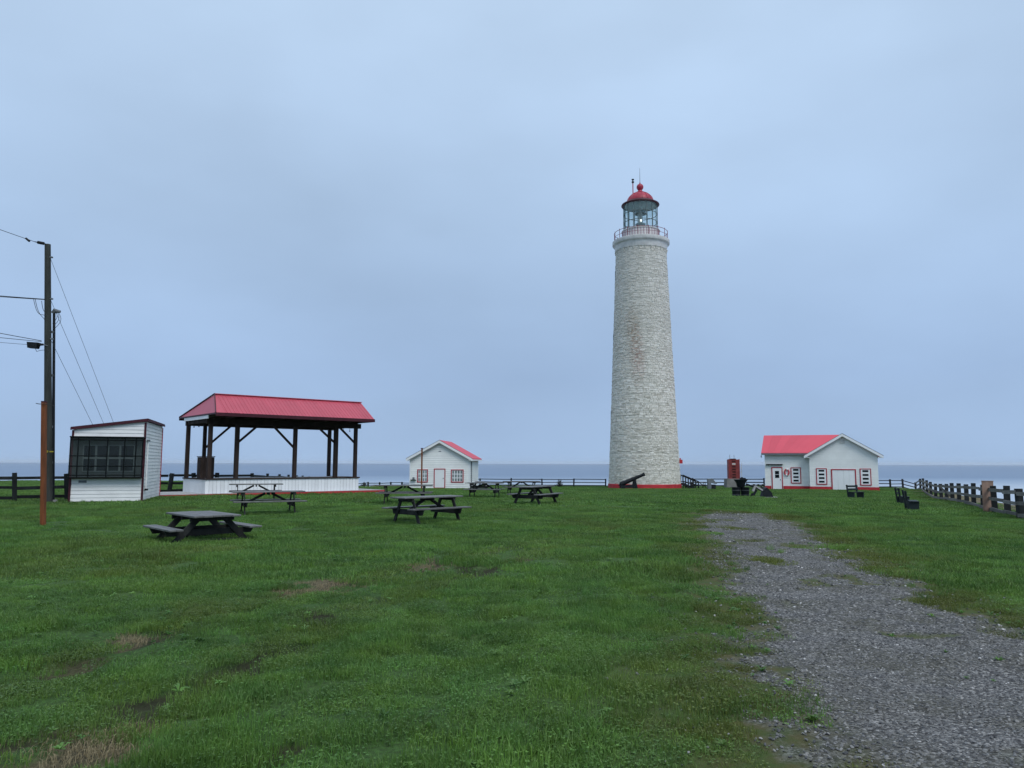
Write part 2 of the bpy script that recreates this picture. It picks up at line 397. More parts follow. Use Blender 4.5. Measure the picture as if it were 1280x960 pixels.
# bare rock on the cliff below the turf
sepz = N(t, 'ShaderNodeSeparateXYZ'); t.links.new(pos, sepz.inputs[0])
cl = N(t, 'ShaderNodeMapRange'); cl.inputs[1].default_value = -2.1; cl.inputs[2].default_value = -3.2; t.links.new(sepz.outputs['Z'], cl.inputs[0])
col = mixc(t, cl.outputs[0], col, rampn(t, noise(t, pos, .6, 6, .6, (1, 1, 4)), [(.3, (.10, .085, .07)), (.7, (.28, .25, .22))]))
t.links.new(col, b.inputs['Base Color']); b.inputs['Roughness'].default_value = .9; b.inputs['Specular IOR Level'].default_value = .15
bp = N(t, 'ShaderNodeBump'); bp.inputs['Strength'].default_value = .8; bp.inputs['Distance'].default_value = .02
hh = N(t, 'ShaderNodeMath', operation='MULTIPLY'); t.links.new(vor.outputs['Distance'], hh.inputs[0]); t.links.new(attr(t, 'gravel'), hh.inputs[1])
hs = N(t, 'ShaderNodeMath', operation='SUBTRACT'); t.links.new(fine, hs.inputs[0]); t.links.new(hh.outputs[0], hs.inputs[1])
t.links.new(hs.outputs[0], bp.inputs['Height']); t.links.new(bp.outputs[0], b.inputs['Normal'])
me.materials.append(m)

# ------------------------------------------------------------------ sea
mb = MB(); mb.add([(-30000, -800, -30), (30000, -800, -30), (30000, 26000, -30), (-30000, 26000, -30)], [(0, 1, 2, 3)])
m = bpy.data.materials.new('sea_water'); m.use_nodes = True; t = m.node_tree; b = t.nodes['Principled BSDF']
g = N(t, 'ShaderNodeNewGeometry'); pos = g.outputs['Position']
sx = N(t, 'ShaderNodeSeparateXYZ'); t.links.new(pos, sx.inputs[0])
dep = N(t, 'ShaderNodeMapRange'); dep.inputs[1].default_value = 1050; dep.inputs[2].default_value = 1850; t.links.new(sx.outputs['Y'], dep.inputs[0])
sh = rampn(t, dep.outputs[0], [(0.0, (.40, .47, .55)), (.45, (.22, .30, .41)), (1.0, (.105, .170, .275))])
streak = noise(t, pos, .004, 6, .65, (.35, 1, 1))
sh = mixc(t, rampn(t, streak, [(.35, (0, 0, 0)), (.7, (.30, .30, .30))]), sh, (.27, .33, .42))
t.links.new(sh, b.inputs['Base Color']); b.inputs['Roughness'].default_value = .42; b.inputs['Specular IOR Level'].default_value = .4
bp = N(t, 'ShaderNodeBump'); bp.inputs['Strength'].default_value = .25; bp.inputs['Distance'].default_value = .4
t.links.new(noise(t, pos, .35, 5, .6, (1, .6, 1)), bp.inputs['Height']); t.links.new(bp.outputs[0], b.inputs['Normal'])
sea = mb.build('sea', m); sea['kind'] = 'structure'

# ------------------------------------------------------------------ grass and gravel (instanced)
def scatter(name, pts, rot, scl, sources, label, dry=None):
    """one stuff object: geometry nodes place the small source meshes on a cloud of points"""
    me = bpy.data.meshes.new(name + '_points'); me.vertices.add(len(pts)); me.vertices.foreach_set('co', pts.astype(np.float32).ravel())
    a = me.attributes.new('rot', 'FLOAT_VECTOR', 'POINT'); a.data.foreach_set('vector', rot.astype(np.float32).ravel())
    a = me.attributes.new('scl', 'FLOAT_VECTOR', 'POINT'); a.data.foreach_set('vector', scl.astype(np.float32).ravel())
    if dry is not None:
        a = me.attributes.new('dry', 'FLOAT', 'POINT'); a.data.foreach_set('value', dry.astype(np.float32))
    a = me.attributes.new('pick', 'INT', 'POINT'); a.data.foreach_set('value', rng.integers(0, len(sources), len(pts)).astype(np.int32))
    o = bpy.data.objects.new(name, me); C.objects.link(o); o['kind'] = 'stuff'; tag(o, label[0], label[1])
    col = bpy.data.collections.new(name + '_sources')
    for i, s_ in enumerate(sources):
        so = bpy.data.objects.new('%s_piece_%02d' % (name, i), s_); col.objects.link(so)
    ng = bpy.data.node_groups.new(name + '_scatter', 'GeometryNodeTree')
    ng.interface.new_socket('Geometry', in_out='INPUT', socket_type='NodeSocketGeometry'); ng.interface.new_socket('Geometry', in_out='OUTPUT', socket_type='NodeSocketGeometry')
    gi = ng.nodes.new('NodeGroupInput'); go = ng.nodes.new('NodeGroupOutput')
    ip = ng.nodes.new('GeometryNodeInstanceOnPoints'); ci = ng.nodes.new('GeometryNodeCollectionInfo')
    ci.inputs['Collection'].default_value = col; ci.inputs['Separate Children'].default_value = True; ci.inputs['Reset Children'].default_value = True
    ip.inputs['Pick Instance'].default_value = True
    def na(nm, ty):
        q_ = ng.nodes.new('GeometryNodeInputNamedAttribute'); q_.data_type = ty; q_.inputs['Name'].default_value = nm; return q_.outputs['Attribute']
    e2r = ng.nodes.new('FunctionNodeEulerToRotation')
    ng.links.new(gi.outputs[0], ip.inputs['Points']); ng.links.new(ci.outputs[0], ip.inputs['Instance'])
    ng.links.new(na('pick', 'INT'), ip.inputs['Instance Index'])
    ng.links.new(na('rot', 'FLOAT_VECTOR'), e2r.inputs[0]); ng.links.new(e2r.outputs[0], ip.inputs['Rotation'])
    ng.links.new(na('scl', 'FLOAT_VECTOR'), ip.inputs['Scale']); ng.links.new(ip.outputs[0], go.inputs[0])
    md = o.modifiers.new('scatter', 'NODES'); md.node_group = ng
    return o

m = bpy.data.materials.new('grass_blades'); m.use_nodes = True; t = m.node_tree; b = t.nodes['Principled BSDF']
g = N(t, 'ShaderNodeNewGeometry'); pos = g.outputs['Position']
gc = grass_colour(t, pos)
oi = N(t, 'ShaderNodeObjectInfo'); at = N(t, 'ShaderNodeAttribute'); at.attribute_name = 'tone'
gc = mixc(t, rampn(t, noise(t, pos, 1.4, 5, .65), [(.42, (0, 0, 0)), (.68, (.8, .8, .8))]), gc, (.125, .235, .026))
gc = mixc(t, rampn(t, noise(t, pos, .85, 5, .7, (1, 1.3, 3)), [(.36, (.75, .75, .75)), (.50, (0, 0, 0))]), gc, (.034, .100, .020))
gc = mixc(t, rampn(t, at.outputs['Fac'], [(0, (.0, .0, .0)), (.90, (.35, .35, .35)), (.94, (.8, .8, .8))]), gc, (.14, .24, .065))
dr = N(t, 'ShaderNodeAttribute', attribute_type='INSTANCER'); dr.attribute_name = 'dry'
gc = mixc(t, dr.outputs['Fac'], gc, (.120, .140, .032))
mr = N(t, 'ShaderNodeMapRange'); mr.inputs[3].default_value = .70; mr.inputs[4].default_value = 1.35; t.links.new(oi.outputs['Random'], mr.inputs[0])
vs_ = N(t, 'ShaderNodeVectorMath', operation='SCALE'); t.links.new(gc, vs_.inputs[0]); t.links.new(mr.outputs[0], vs_.inputs['Scale'])
t.links.new(vs_.outputs[0], b.inputs['Base Color']); b.inputs['Roughness'].default_value = .45; b.inputs['Specular IOR Level'].default_value = .35
tl = N(t, 'ShaderNodeBsdfTranslucent'); t.links.new(vs_.outputs[0], tl.inputs[0]); ms = N(t, 'ShaderNodeMixShader'); ms.inputs[0].default_value = .3
t.links.new(b.outputs[0], ms.inputs[1]); t.links.new(tl.outputs[0], ms.inputs[2]); t.links.new(ms.outputs[0], t.nodes['Material Output'].inputs[0])
M['grass'] = m
M['straw'] = mat('dry_straw', (.27, .225, .13), .7, .3, 20)

def blade_patch(name, nb, rad, h0, h1, wd, material, flop=.5, seed=0, leaf=0.0):
    r = np.random.default_rng(seed); vs = []; fs = []; tone = []
    for i in range(nb):
        a = r.random() * 2 * PI; d = rad * math.sqrt(r.random()); x = d * math.cos(a); y = d * math.sin(a)
        h = h0 + (h1 - h0) * r.random() ** 1.5; dr = r.random() * 2 * PI; ln = flop * h * (r.random() * .9 + .15)
        dx, dy = math.cos(dr) * ln, math.sin(dr) * ln; ww = wd * (.7 + .6 * r.random()) * .5
        fa = r.random() * 2 * PI; px_, py_ = math.cos(fa) * ww, math.sin(fa) * ww
        k = len(vs)
        if r.random() < leaf:      # small round clover-like leaf
            s_ = wd * 2.2; hz = h * .55
            vs += [(x - s_, y, hz), (x, y - s_, hz - .002), (x + s_, y, hz + .003), (x, y + s_, hz)]; fs.append((k, k + 1, k + 2, k + 3)); tn = [.3] * 4
        else:
            vs += [(x - px_, y - py_, -.02), (x + px_, y + py_, -.02), (x + dx * .35 + px_ * .8, y + dy * .35 + py_ * .8, h * .6), (x + dx * .35 - px_ * .8, y + dy * .35 - py_ * .8, h * .6), (x + dx, y + dy, h)]
            fs += [(k, k + 1, k + 2, k + 3), (k + 3, k + 2, k + 4)]; tn = [r.random()] * 5
        tone += tn
    me = bpy.data.meshes.new(name); me.from_pydata(vs, [], fs); me.update()
    a_ = me.attributes.new('tone', 'FLOAT', 'POINT'); a_.data.foreach_set('value', np.array(tone, np.float32))
    me.materials.append(M[material]); return me

def rand_pts(y0, y1, dens, side=1.05, pad=2.0):
    """random points in the wedge of land in front of the camera between two distances"""
    xm = y1 * .72 * side + pad; n = int((2 * xm) * (y1 - y0) * dens)
    x = rng.uniform(-xm, xm, n); y = rng.uniform(y0, y1, n)
    k = np.abs(x) < y * .72 * side + pad; return x[k], y[k]

def lawn(name, y0, y1, dens, sxy, hz, patches, label):
    x, y = rand_pts(y0, y1, dens)
    g_, wn, dk, ed = masks(x, y); sd_ = sdf_poly(x, y, LAND)
    keep = rng.random(len(x)) > np.clip(g_ * 1.02 + wn * 1.0 + dk * .92 + ed * .25, 0, 1); keep &= sd_ < -3.0 - 3.0 * rng.random(len(x))
    rd = 1 - sstep(.1, .6, rut_dist(x, y)); x, y, ed, rd = x[keep], y[keep], ed[keep], rd[keep] * (y[keep] < 26); z = ground_z(x, y)
    dry = np.clip(ed * .95 * sstep(.30, .6, fbm(x * 1.2 + 3, y * 1.2, 3)) + rd * .35 + .38 * sstep(.58, .76, fbm(x * .5 + 21, y * .33, 5)) + .25 * rng.random(len(x)) ** 3, 0, .95)
    rot = np.stack([np.zeros(len(x)), np.zeros(len(x)), rng.uniform(0, 6.28, len(x))], 1)
    tall = fbm(x * .9 + 30, y * 1.1, 4); k = hz * (.66 + .85 * sstep(.33, .70, tall)) * rng.uniform(.8, 1.2, len(x)) * (1 - .45 * ed) * (1 - .35 * rd)
    s_ = sxy * rng.uniform(.8, 1.25, len(x)); scl = np.stack([s_, s_, k], 1)
    return scatter(name, np.stack([x, y, z], 1), rot, scl, patches, label, dry)

near = [blade_patch('near_blades', 260, .20, .025, .065, .0045, 'grass', .8, 10 + i, .12) for i in range(5)]
tuft = [blade_patch('tuft_blades', 60, .07, .05, .13, .004, 'grass', .9, 50 + i) for i in range(3)]
midp = [blade_patch('mid_blades', 320, .42, .03, .07, .010, 'grass', .8, 20 + i) for i in range(5)]
farp = [blade_patch('far_blades', 380, 1.0, .03, .075, .022, 'grass', .9, 30 + i) for i in range(4)]
lawn('lawn_grass', 2.2, 11, 24, 1.0, 1.0, near, ('short green lawn grass in the foreground', 'grass'))
lawn('lawn_grass', 11, 30, 7.0, 1.0, 1.0, midp, ('green lawn grass around the nearer picnic tables', 'grass'))
lawn('lawn_grass', 30, 106, 1.3, 1.15, 1.0, farp, ('green lawn grass stretching back to the lighthouse', 'grass'))
# coarse tufts
x, y = rand_pts(2.4, 24, 1.6); g_, wn, dk, ed = masks(x, y)
k = (rng.random(len(x)) > np.clip(g_ * 1.0 + wn * .6 + dk * .8, 0, 1)) & (fbm(x * .5, y * .5, 3) > .47)
x, y = x[k], y[k]; ss = rng.uniform(.6, 1.25, len(x))
scatter('grass_tufts', np.stack([x, y, ground_z(x, y)], 1), np.stack([np.zeros(len(x)), np.zeros(len(x)), rng.uniform(0, 6.28, len(x))], 1), np.stack([ss, ss, ss * rng.uniform(.6, 1.1, len(x))], 1), tuft, ('longer tufts of grass scattered through the lawn', 'grass'))
# broad-leaved weeds: flat rosettes of leaves
def rosette(seed):
    r = np.random.default_rng(seed); vs = []; fs = []
    for i in range(9):
        a = i * .7 + r.random() * .4; L_ = .045 + .05 * r.random(); wd = .010 + .006 * r.random(); ca, sa = math.cos(a), math.sin(a); k = len(vs); h_ = .012 + .035 * r.random()
        vs += [(0, 0, .0), (ca * L_ * .5 - sa * wd, sa * L_ * .5 + ca * wd, h_), (ca * L_, sa * L_, h_ * .9), (ca * L_ * .5 + sa * wd, sa * L_ * .5 - ca * wd, h_)]; fs.append((k, k + 1, k + 2, k + 3))
    me = bpy.data.meshes.new('rosette'); me.from_pydata(vs, [], fs); me.update(); me.materials.append(M['grass'])
    a_ = me.attributes.new('tone', 'FLOAT', 'POINT'); a_.data.foreach_set('value', np.full(len(vs), .2, np.float32)); return me
ros = [rosette(90 + i) for i in range(4)]
x, y = rand_pts(2.4, 14, 9); g_, wn, dk, ed = masks(x, y); k = (rng.random(len(x)) > g_ * .93) & (fbm(x * .9 + 70, y * .9, 4) > .50); x, y = x[k], y[k]; ss = rng.uniform(.3, .85, len(x))
scatter('lawn_weeds', np.stack([x, y, ground_z(x, y) + .012], 1), np.stack([rng.normal(0, .15, len(x)), rng.normal(0, .15, len(x)), rng.uniform(0, 6.28, len(x))], 1), np.stack([ss] * 3, 1), ros, ('small broad-leaved weeds growing among the lawn grass', 'weeds'), np.full(len(x), .0))
# dry straw on the worn spots
sp = []
for (cx, cy), r_, pale in WORN:
    if pale > .6:
        n_ = int(240 * r_); sp += [(cx + rng.normal() * r_ * .8, cy + rng.normal() * r_ * .45) for _ in range(n_)]
sp = np.array(sp); straw = [blade_patch('straw', 7,   .05, .005, .016, .0035, 'straw', 4.5, 70 + i) for i in range(3)]
ss = rng.uniform(.7, 1.5, len(sp))
scatter('dry_straw', np.stack([sp[:, 0], sp[:, 1], ground_z(sp[:, 0], sp[:, 1]) + .0], 1), np.stack([np.zeros(len(sp)), np.zeros(len(sp)), rng.uniform(0, 6.28, len(sp))], 1), np.stack([ss] * 3, 1), straw, ('pale dry straw lying on the worn patches of lawn', 'straw'))

# loose stones on the track
m = bpy.data.materials.new('loose_stone'); m.use_nodes = True; t = m.node_tree; b = t.nodes['Principled BSDF']
oi = N(t, 'ShaderNodeObjectInfo')
sc1 = rampn(t, oi.outputs['Random'], [(0, (.034, .036, .039)), (.35, (.092, .092, .093)), (.75, (.180, .179, .174)), (.97, (.26, .255, .245)), (1.0, (.52, .51, .50))])
t.links.new(sc1, b.inputs['Base Color']); b.inputs['Roughness'].default_value = .6
M['stone_loose'] = m
def pebble(seed):
    bm = bmesh.new(); bmesh.ops.create_icosphere(bm, subdivisions=1, radius=1); r = random.Random(seed)
    for v in bm.verts:
        v.co *= r.uniform(.65, 1.15); v.co.z *= .6; v.co.x *= 1.25
    me = bpy.data.meshes.new('pebble'); bm.to_mesh(me); bm.free(); me.materials.append(M['stone_loose']); return me
pebs = [pebble(i) for i in range(6)]
P_ = []; S_ = []
for (y0, y1, dens, s0, s1) in ((2.4, 8, 900, .006, .015), (8, 16, 300, .010, .021), (16, 34, 60, .016, .03)):
    n = int(dens * 14 * (y1 - y0)); x = rng.uniform(-1, 13, n); y = rng.uniform(y0, y1, n)
    k = x < y * .78 + 1.5; x, y = x[k], y[k]
    g_, wn, dk, ed = masks(x, y); k = rng.random(len(x)) < g_ * .95 + ed * .05; x, y = x[k], y[k]
    P_.append(np.stack([x, y, ground_z(x, y) + .012], 1)); s_ = rng.uniform(0, 1, len(x)) ** 2 * (s1 - s0) + s0; S_.append(np.stack([s_, s_, s_], 1))
P_ = np.concatenate(P_); S_ = np.concatenate(S_)
scatter('gravel_stones', P_, rng.uniform(0, 6.28, (len(P_), 3)) * np.array([.1, .1, 1]), S_, pebs, ('loose grey gravel stones covering the track', 'gravel'))
print('gravel', len(P_))

#OBJECTS
# ------------------------------------------------------------------ lighthouse
LY = 84.6
base_z = GZ(14.6, LY - 4) - .05
cx = (P(760, 612, LY).x + P(851.5, 612, LY).x) / 2
cx0 = cx
def lz(v, u=801): return P(u, v, LY).z - base_z          # height above the base for a photo row
def lr(u0, u1, v): return (P(u1, v, LY).x - P(u0, v, LY).x) / 2
lh = thing('lighthouse', 'tall tapering pale stone lighthouse with red domed lantern and red painted foot', 'lighthouse', (cx, LY, base_z))
z_top = lz(314); R0 = lr(761, 850.5, 606); R1 = lr(771, 833, 314)
band_h = .50
def rad(z): 
    k = max(0, min(1, z / z_top)); return R0 + (R1 - R0) * (k ** .93)
# masonry: every stone has its own edges and depth
m = bpy.data.materials.new('whitewashed_stone'); m.use_nodes = True; t = m.node_tree; b = t.nodes['Principled BSDF']
tcn = N(t, 'ShaderNodeTexCoord'); pos = tcn.outputs['Object']
at = N(t, 'ShaderNodeAttribute'); at.attribute_name = 'tone'
c0 = rampn(t, at.outputs['Fac'], [(0, (.47, .445, .385)), (.2, (.64, .62, .55)), (.5, (.75, .73, .665)), (.8, (.80, .78, .715)), (1, (.85, .835, .78))])
c0 = mixc(t, rampn(t, noise(t, pos, 2.2, 6, .7, (1, 1, 1.6)), [(.38, (.45, .45, .45)), (.60, (0, 0, 0))]), c0, (.50, .475, .395))
sp_ = N(t, 'ShaderNodeSeparateXYZ'); t.links.new(pos, sp_.inputs[0])
def gauss(cxs, czs, wx, wz):
    mm = N(t, 'ShaderNodeMapping'); mm.inputs['Location'].default_value = (-cxs / wx, 0, -czs / wz); mm.inputs['Scale'].default_value = (1 / wx, .0, 1 / wz)
    t.links.new(pos, mm.inputs[0]); l_ = N(t, 'ShaderNodeVectorMath', operation='LENGTH'); t.links.new(mm.outputs[0], l_.inputs[0])
    q_ = N(t, 'ShaderNodeMapRange'); q_.inputs[1].default_value = 1.0; q_.inputs[2].default_value = .1; q_.interpolation_type = 'SMOOTHSTEP'; t.links.new(l_.outputs['Value'], q_.inputs[0]); return q_.outputs[0]
zs = lz(430)
g1 = gauss(-1.45, zs + 1.2, 1.2, 3.6); g2 = gauss(-1.05, zs - 2.0, 1.1, 4.2)
def mul(a, b_):
    q_ = N(t, 'ShaderNodeMath', operation='MULTIPLY')
    for i_, s_ in enumerate((a, b_)):
        if isinstance(s_, float): q_.inputs[i_].default_value = s_
        else: t.links.new(s_, q_.inputs[i_])
    return q_.outputs[0]
nst = rampn(t, noise(t, pos, 3.0, 5, .7, (1, 1, 2.2)), [(.42, (0, 0, 0)), (.62, (1, 1, 1))])

# stone colour blends to a greyer tone towards the top
up = N(t, 'ShaderNodeMapRange'); up.inputs[1].default_value = 8.0; up.inputs[2].default_value = 22.0; up.inputs[4].default_value = .52; t.links.new(sp_.outputs['Z'], up.inputs[0])
c0 = mixc(t, up.outputs[0], c0, (.50, .495, .45))
c0 = mixc(t, mul(mul(g1, nst), .90), c0, (.30, .20, .12)); c0 = mixc(t, mul(mul(g2, nst), .90), c0, (.38, .21, .16))
t.links.new(c0, b.inputs['Base Color']); b.inputs['Roughness'].default_value = .8
bp = N(t, 'ShaderNodeBump'); bp.inputs['Strength'].default_value = .5; bp.inputs['Distance'].default_value = .03
t.links.new(noise(t, pos, 7, 5), bp.inputs['Height']); t.links.new(bp.outputs[0], b.inputs['Normal'])
M['stone'] = m
M['mortar'] = mat('limewash_mortar', (.60, .59, .53), .9, .2, 3)

core = MB().lathe([(rad(z_top * k / 12) - .035, z_top * k / 12) for k in range(13)], 72); core.build('wall_core', 'mortar', lh, True)
vs = []; fs = []; tones = []
z = band_h; rr = random.Random(3)
while z < z_top - .05:
    h = min(rr.choice((.10, .13, .16, .20, .12)), z_top - z)
    a = rr.random(); end = a + 2 * PI
    while a < end - .02:
        da = min(rr.choice((.18, .26, .34, .46, .24, .6)) / rad(z), end - a)
        if end - (a + da) < .05: da = end - a
        pr = rr.uniform(-.015, .035); gap = .007; ga = gap / rad(z); tn = rr.random()
        a0, a1 = a + ga, a + da - ga; am = (a0 + a1) / 2
        zb = z + gap + rr.uniform(-.012, .012); zt_ = z + h - gap + rr.uniform(-.012, .012)
        k = len(vs); rb, rt = rad(zb), rad(zt_); ins = -.06
        for (aa, zz, r_) in ((a0, zb, rb), (a1, zb, rb), (a1, zt_, rt), (a0, zt_, rt)): vs.append(((r_ + ins) * math.cos(aa), (r_ + ins) * math.sin(aa), zz))
        ch = min(.025, da * .2)
        for (aa, zz, r_) in ((a0 + ch * .3, zb + .012, rb), (a1 - ch * .3, zb + .012, rb), (a1 - ch * .3, zt_ - .012, rt), (a0 + ch * .3, zt_ - .012, rt)):
            q_ = r_ + pr + rr.uniform(-.012, .012); vs.append((q_ * math.cos(aa), q_ * math.sin(aa), zz + rr.uniform(-.012, .012)))
        fs += [(k + 4, k + 5, k + 6, k + 7), (k, k + 1, k + 5, k + 4), (k + 1, k + 2, k + 6, k + 5), (k + 2, k + 3, k + 7, k + 6), (k + 3, k, k + 4, k + 7)]
        tones += [tn] * 8; a += da
    z += h
me = bpy.data.meshes.new('masonry'); me.from_pydata(vs, [], fs); me.update()
a_ = me.attributes.new('tone', 'FLOAT', 'POINT'); a_.data.foreach_set('value', np.array(tones, np.float32)); me.materials.append(M['stone'])
o = bpy.data.objects.new('masonry', me); C.objects.link(o); o.parent = lh; o['kind'] = 'stuff'
print('masonry faces', len(fs))
MB().lathe([(R0 - .1, -.4), (R0 + .06, -.4), (R0 + .05, band_h - .04), (R0 + .01, band_h), (R0 - .1, band_h)], 72).build('red_plinth', 'base_red', lh, True)
# small windows up the left-hand side of the tower
for v in (345, 425, 520):
    z = lz(v); an = R(173); r_ = rad(z)
    f = MB(); rot = Matrix.Rotation(an, 3, 'Z'); c = rot @ Vector((r_ + .02, 0, 0)); c.z = z
    f.box(c - rot @ Vector((.05, 0, 0)), (.08, .7, 1.2), rot); wf = f.build('window', 'iron_grey', lh)
    MB().box(c - rot @ Vector((.02, 0, 0)), (.05, .5, 1.0), rot).build('pane', 'glass_dark', wf)
# gallery
Rg = lr(766.5, 837, 304); zd = lz(303); 
MB().lathe([(R1 - .1, z_top - .15), (R1 + .06, z_top - .10), (Rg - .22, zd - .52), (Rg - .04, zd - .42), (Rg, zd - .36), (Rg, zd), (Rg - .05, zd + .03), (.5, zd + .03)], 72).build('gallery_deck', 'cap_white', lh, True)
for i in range(28):
    a = 2 * PI * i / 28; rot = Matrix.Rotation(a, 3, 'Z'); z0 = z_top - .45
    MB().prism([rot @ Vector((R1 - .02, -.035, z_top - .42)), rot @ Vector((R1 + .09, -.035, z_top - .38)), rot @ Vector((R1 + .16, -.035, z_top - .03)), rot @ Vector((R1 - .02, -.035, z_top - .08))], rot @ Vector((0, .05, 0))).build('bracket', 'mortar', lh)
Rr = lr(768.8, 834.5, 294); zr = zd + 1.02
for i in range(16):
    a = 2 * PI * (i + .3) / 16; p = Vector((Rr * math.cos(a), Rr * math.sin(a), zd))
    MB().tube(p, p + Vector((0, 0, 1.14)), .035, .03, 6).build('rail_post', 'rail_pink', lh)
def ring(r_, z_, th, n=48):
    mb = MB()
    for i in range(n):
        a, b_ = 2 * PI * i / n, 2 * PI * (i + 1) / n
        mb.tube((r_ * math.cos(a), r_ * math.sin(a), z_), (r_ * math.cos(b_), r_ * math.sin(b_), z_), th, n=6, cap=False)
    return mb
for k in (1.02, .52): ring(Rr, zd + k, .028 if k > 1 else .02).build('guard_rail', 'rail_pink', lh)
# lantern parapet
Rp = lr(777.6, 823.2, 292); zp = lz(288.5); zp = zd + 1.25
MB().lathe([(Rp - .15, zd), (Rp, zd), (Rp, zp - .08), (Rp + .10, zp - .06), (Rp + .10, zp), (Rp - .3, zp + .02)], 48).build('lantern_parapet', 'cap_white', lh, True)
mbp = MB().box((0, 0, 0), (.04, .07, zp - zd - .14)); mep = mbp.mesh('parapet_slat', 'slat_pink')
for i in range(40):
    a = 2 * PI * i / 40; inst('parapet_slat', mep, lh, ((Rp + .02) * math.cos(a), (Rp + .02) * math.sin(a), (zd + zp) / 2), (0, 0, a))
# glazing
Rl = lr(780.2, 822, 275); z0 = zp; z1 = lz(258.5)
n_g = 16
for i in range(n_g):
    a = 2 * PI * (i + .5) / n_g; p = Vector((Rl * math.cos(a), Rl * math.sin(a), 0))
    MB().beam(p + Vector((0, 0, z0)), p + Vector((0, 0, z1)), .07, .07, (math.cos(a), math.sin(a), 0)).build('glazing_bar', 'curtain', lh)
    a2 = 2 * PI * (i + 1.5) / n_g; rg_ = Rl - .02
    A = Vector((rg_ * math.cos(a), rg_ * math.sin(a), z0)); B = Vector((rg_ * math.cos(a2), rg_ * math.sin(a2), z0))
    for k in range(3):
        h0 = (z1 - z0) * k / 3; h1 = (z1 - z0) * (k + 1) / 3
        MB().add([A + Vector((0, 0, h0)), B + Vector((0, 0, h0)), B + Vector((0, 0, h1)), A + Vector((0, 0, h1))], [(0, 1, 2, 3)]).build('pane', 'glass', lh)
for k in (1, 2): ring(Rl, z0 + (z1 - z0) * k / 3, .035, 16).build('glazing_ring', 'curtain', lh)
# lens and lamp
MB().tube((0, 0, z0), (0, 0, z0 + .55), .62, .55, 20).build('lens_pedestal', 'cap_white', lh)
lens = []
zc = z0 + 1.55
for k in range(13):
    zz = -1.0 + 2.0 * k / 12; rr_ = .78 * math.cos(zz * 1.05); lens.append((max(rr_, .25) + (.035 if k % 2 else 0), zz))
for k in range(6):
    a = R(60 * k + 20)
    MB().tube((.8 * math.cos(a), .8 * math.sin(a), zc - .95), (.8 * math.cos(a), .8 * math.sin(a), zc + .95), .03, n=6).build('lens_bar', 'curtain', lh)
MB().lathe([(r_, zc + z_) for r_, z_ in lens if z_ < -.55], 24).build('lens_lower_prisms', 'lens', lh)
MB().lathe([(r_, zc + z_) for r_, z_ in lens if z_ > .35], 24).build('lens_upper_prisms', 'lens', lh)
bm = bmesh.new(); bmesh.ops.create_uvsphere(bm, u_segments=12, v_segments=8, radius=.10); me = bpy.data.meshes.new('lamp_bulb'); bm.to_mesh(me); bm.free(); me.materials.append(M['lamp'])
o = inst('lamp_bulb', me, lh, (0, -.1, zc - .25))
MB().tube((0, .25, z0 + .5), (0, .25, z1 + .1), .30, .30, 16).build('lamp_housing', 'lining', lh)
# roof
Re = lr(777, 824.2, 257); ze = lz(257.2); zk = P(800, 240.5, LY).z - base_z
prof = [(Rl + .0, z1 + .05), (Re - .05, ze - .06), (Re, ze), (Re - .03, ze + .09), (Re - .60, ze + .42)]
r_d = Re - .68
for k in range(9):
    an = PI / 2 * k / 8; prof.append((r_d * math.cos(an) + .001, ze + .44 + (zk - ze - .44) * math.sin(an) ** 1.15))
MB().lathe([(prof[0][0], prof[0][1])] + prof[1:5], 48).build('roof_gutter', 'maroon', lh, True)
MB().lathe(prof[4:], 48).build('lantern_dome', 'cloth_red', lh, True)
MB().lathe([(Rl - .05, z1 + .05), (Rl - .4, z1 + .35), (.3, z1 + .7), (.01, z1 + .7)], 32).build('dome_lining', 'lining', lh, True)
MB().lathe([(Rl - .06, z1 - .75), (Rl - .05, z1 + .06)], 32).build('lantern_valance', 'glass', lh, True)
me_rib = None
for i in range(16):
    a = 2 * PI * i / 16; mbr = MB(); pts = [Vector(((r_ + .015) * math.cos(a), (r_ + .015) * math.sin(a), z_ + .01)) for r_, z_ in prof[4:]]
    mbr.path(pts, .028, 5).build('dome_rib', 'cloth_red', lh)
zb_ = P(800, 235.5, LY).z - base_z
fin = [(.42, zk - .05), (.44, zk + .02), (.28, zk + .08), (.24, zk + .22)]
for k in range(9):
    an = -PI / 2 + PI * (k + .6) / 9; fin.append((.40 * math.cos(an), zb_ + .14 + .40 * math.sin(an)))
fin.append((.08, zb_ + .62)); fin.append((.05, zb_ + .7))
MB().lathe(fin, 20).build('finial_ball', 'cloth_red', lh, True)
MB().tube((0, 0, zb_ + .6), (0, 0, P(800, 210, LY).z - base_z), .035, .015, 6).build('lightning_rod', 'iron_grey', lh)
xv = P(790.7, 240, LY).x - cx; zt_ = P(790.7, 226.5, LY).z - base_z
vp = MB().tube((xv, -.3, zk - .9), (xv, -.3, zt_ - .3), .055, n=8).build('vent_pipe', 'cloth_red', lh)
MB().lathe([(.02, zt_ - .34), (.14, zt_ - .30), (.14, zt_ - .16), (.06, zt_ - .12), (.06, zt_ + .02), (.15, zt_ + .04), (.15, zt_ + .12), (.02, zt_ + .14)], 12, (xv, -.3, 0)).build('vent_cap', 'black', lh)
# red box high on the right side near the door
p = P(850, 577, LY); MB().box((p.x - cx + .02, -.2, p.z - base_z), (.35, .45, .42)).build('wall_lamp_box', 'base_red', lh)
MB().box((p.x - cx - .05, -.2, p.z - base_z + .30), (.2, .25, .14)).build('wall_lamp_box_top', 'base_red', lh)

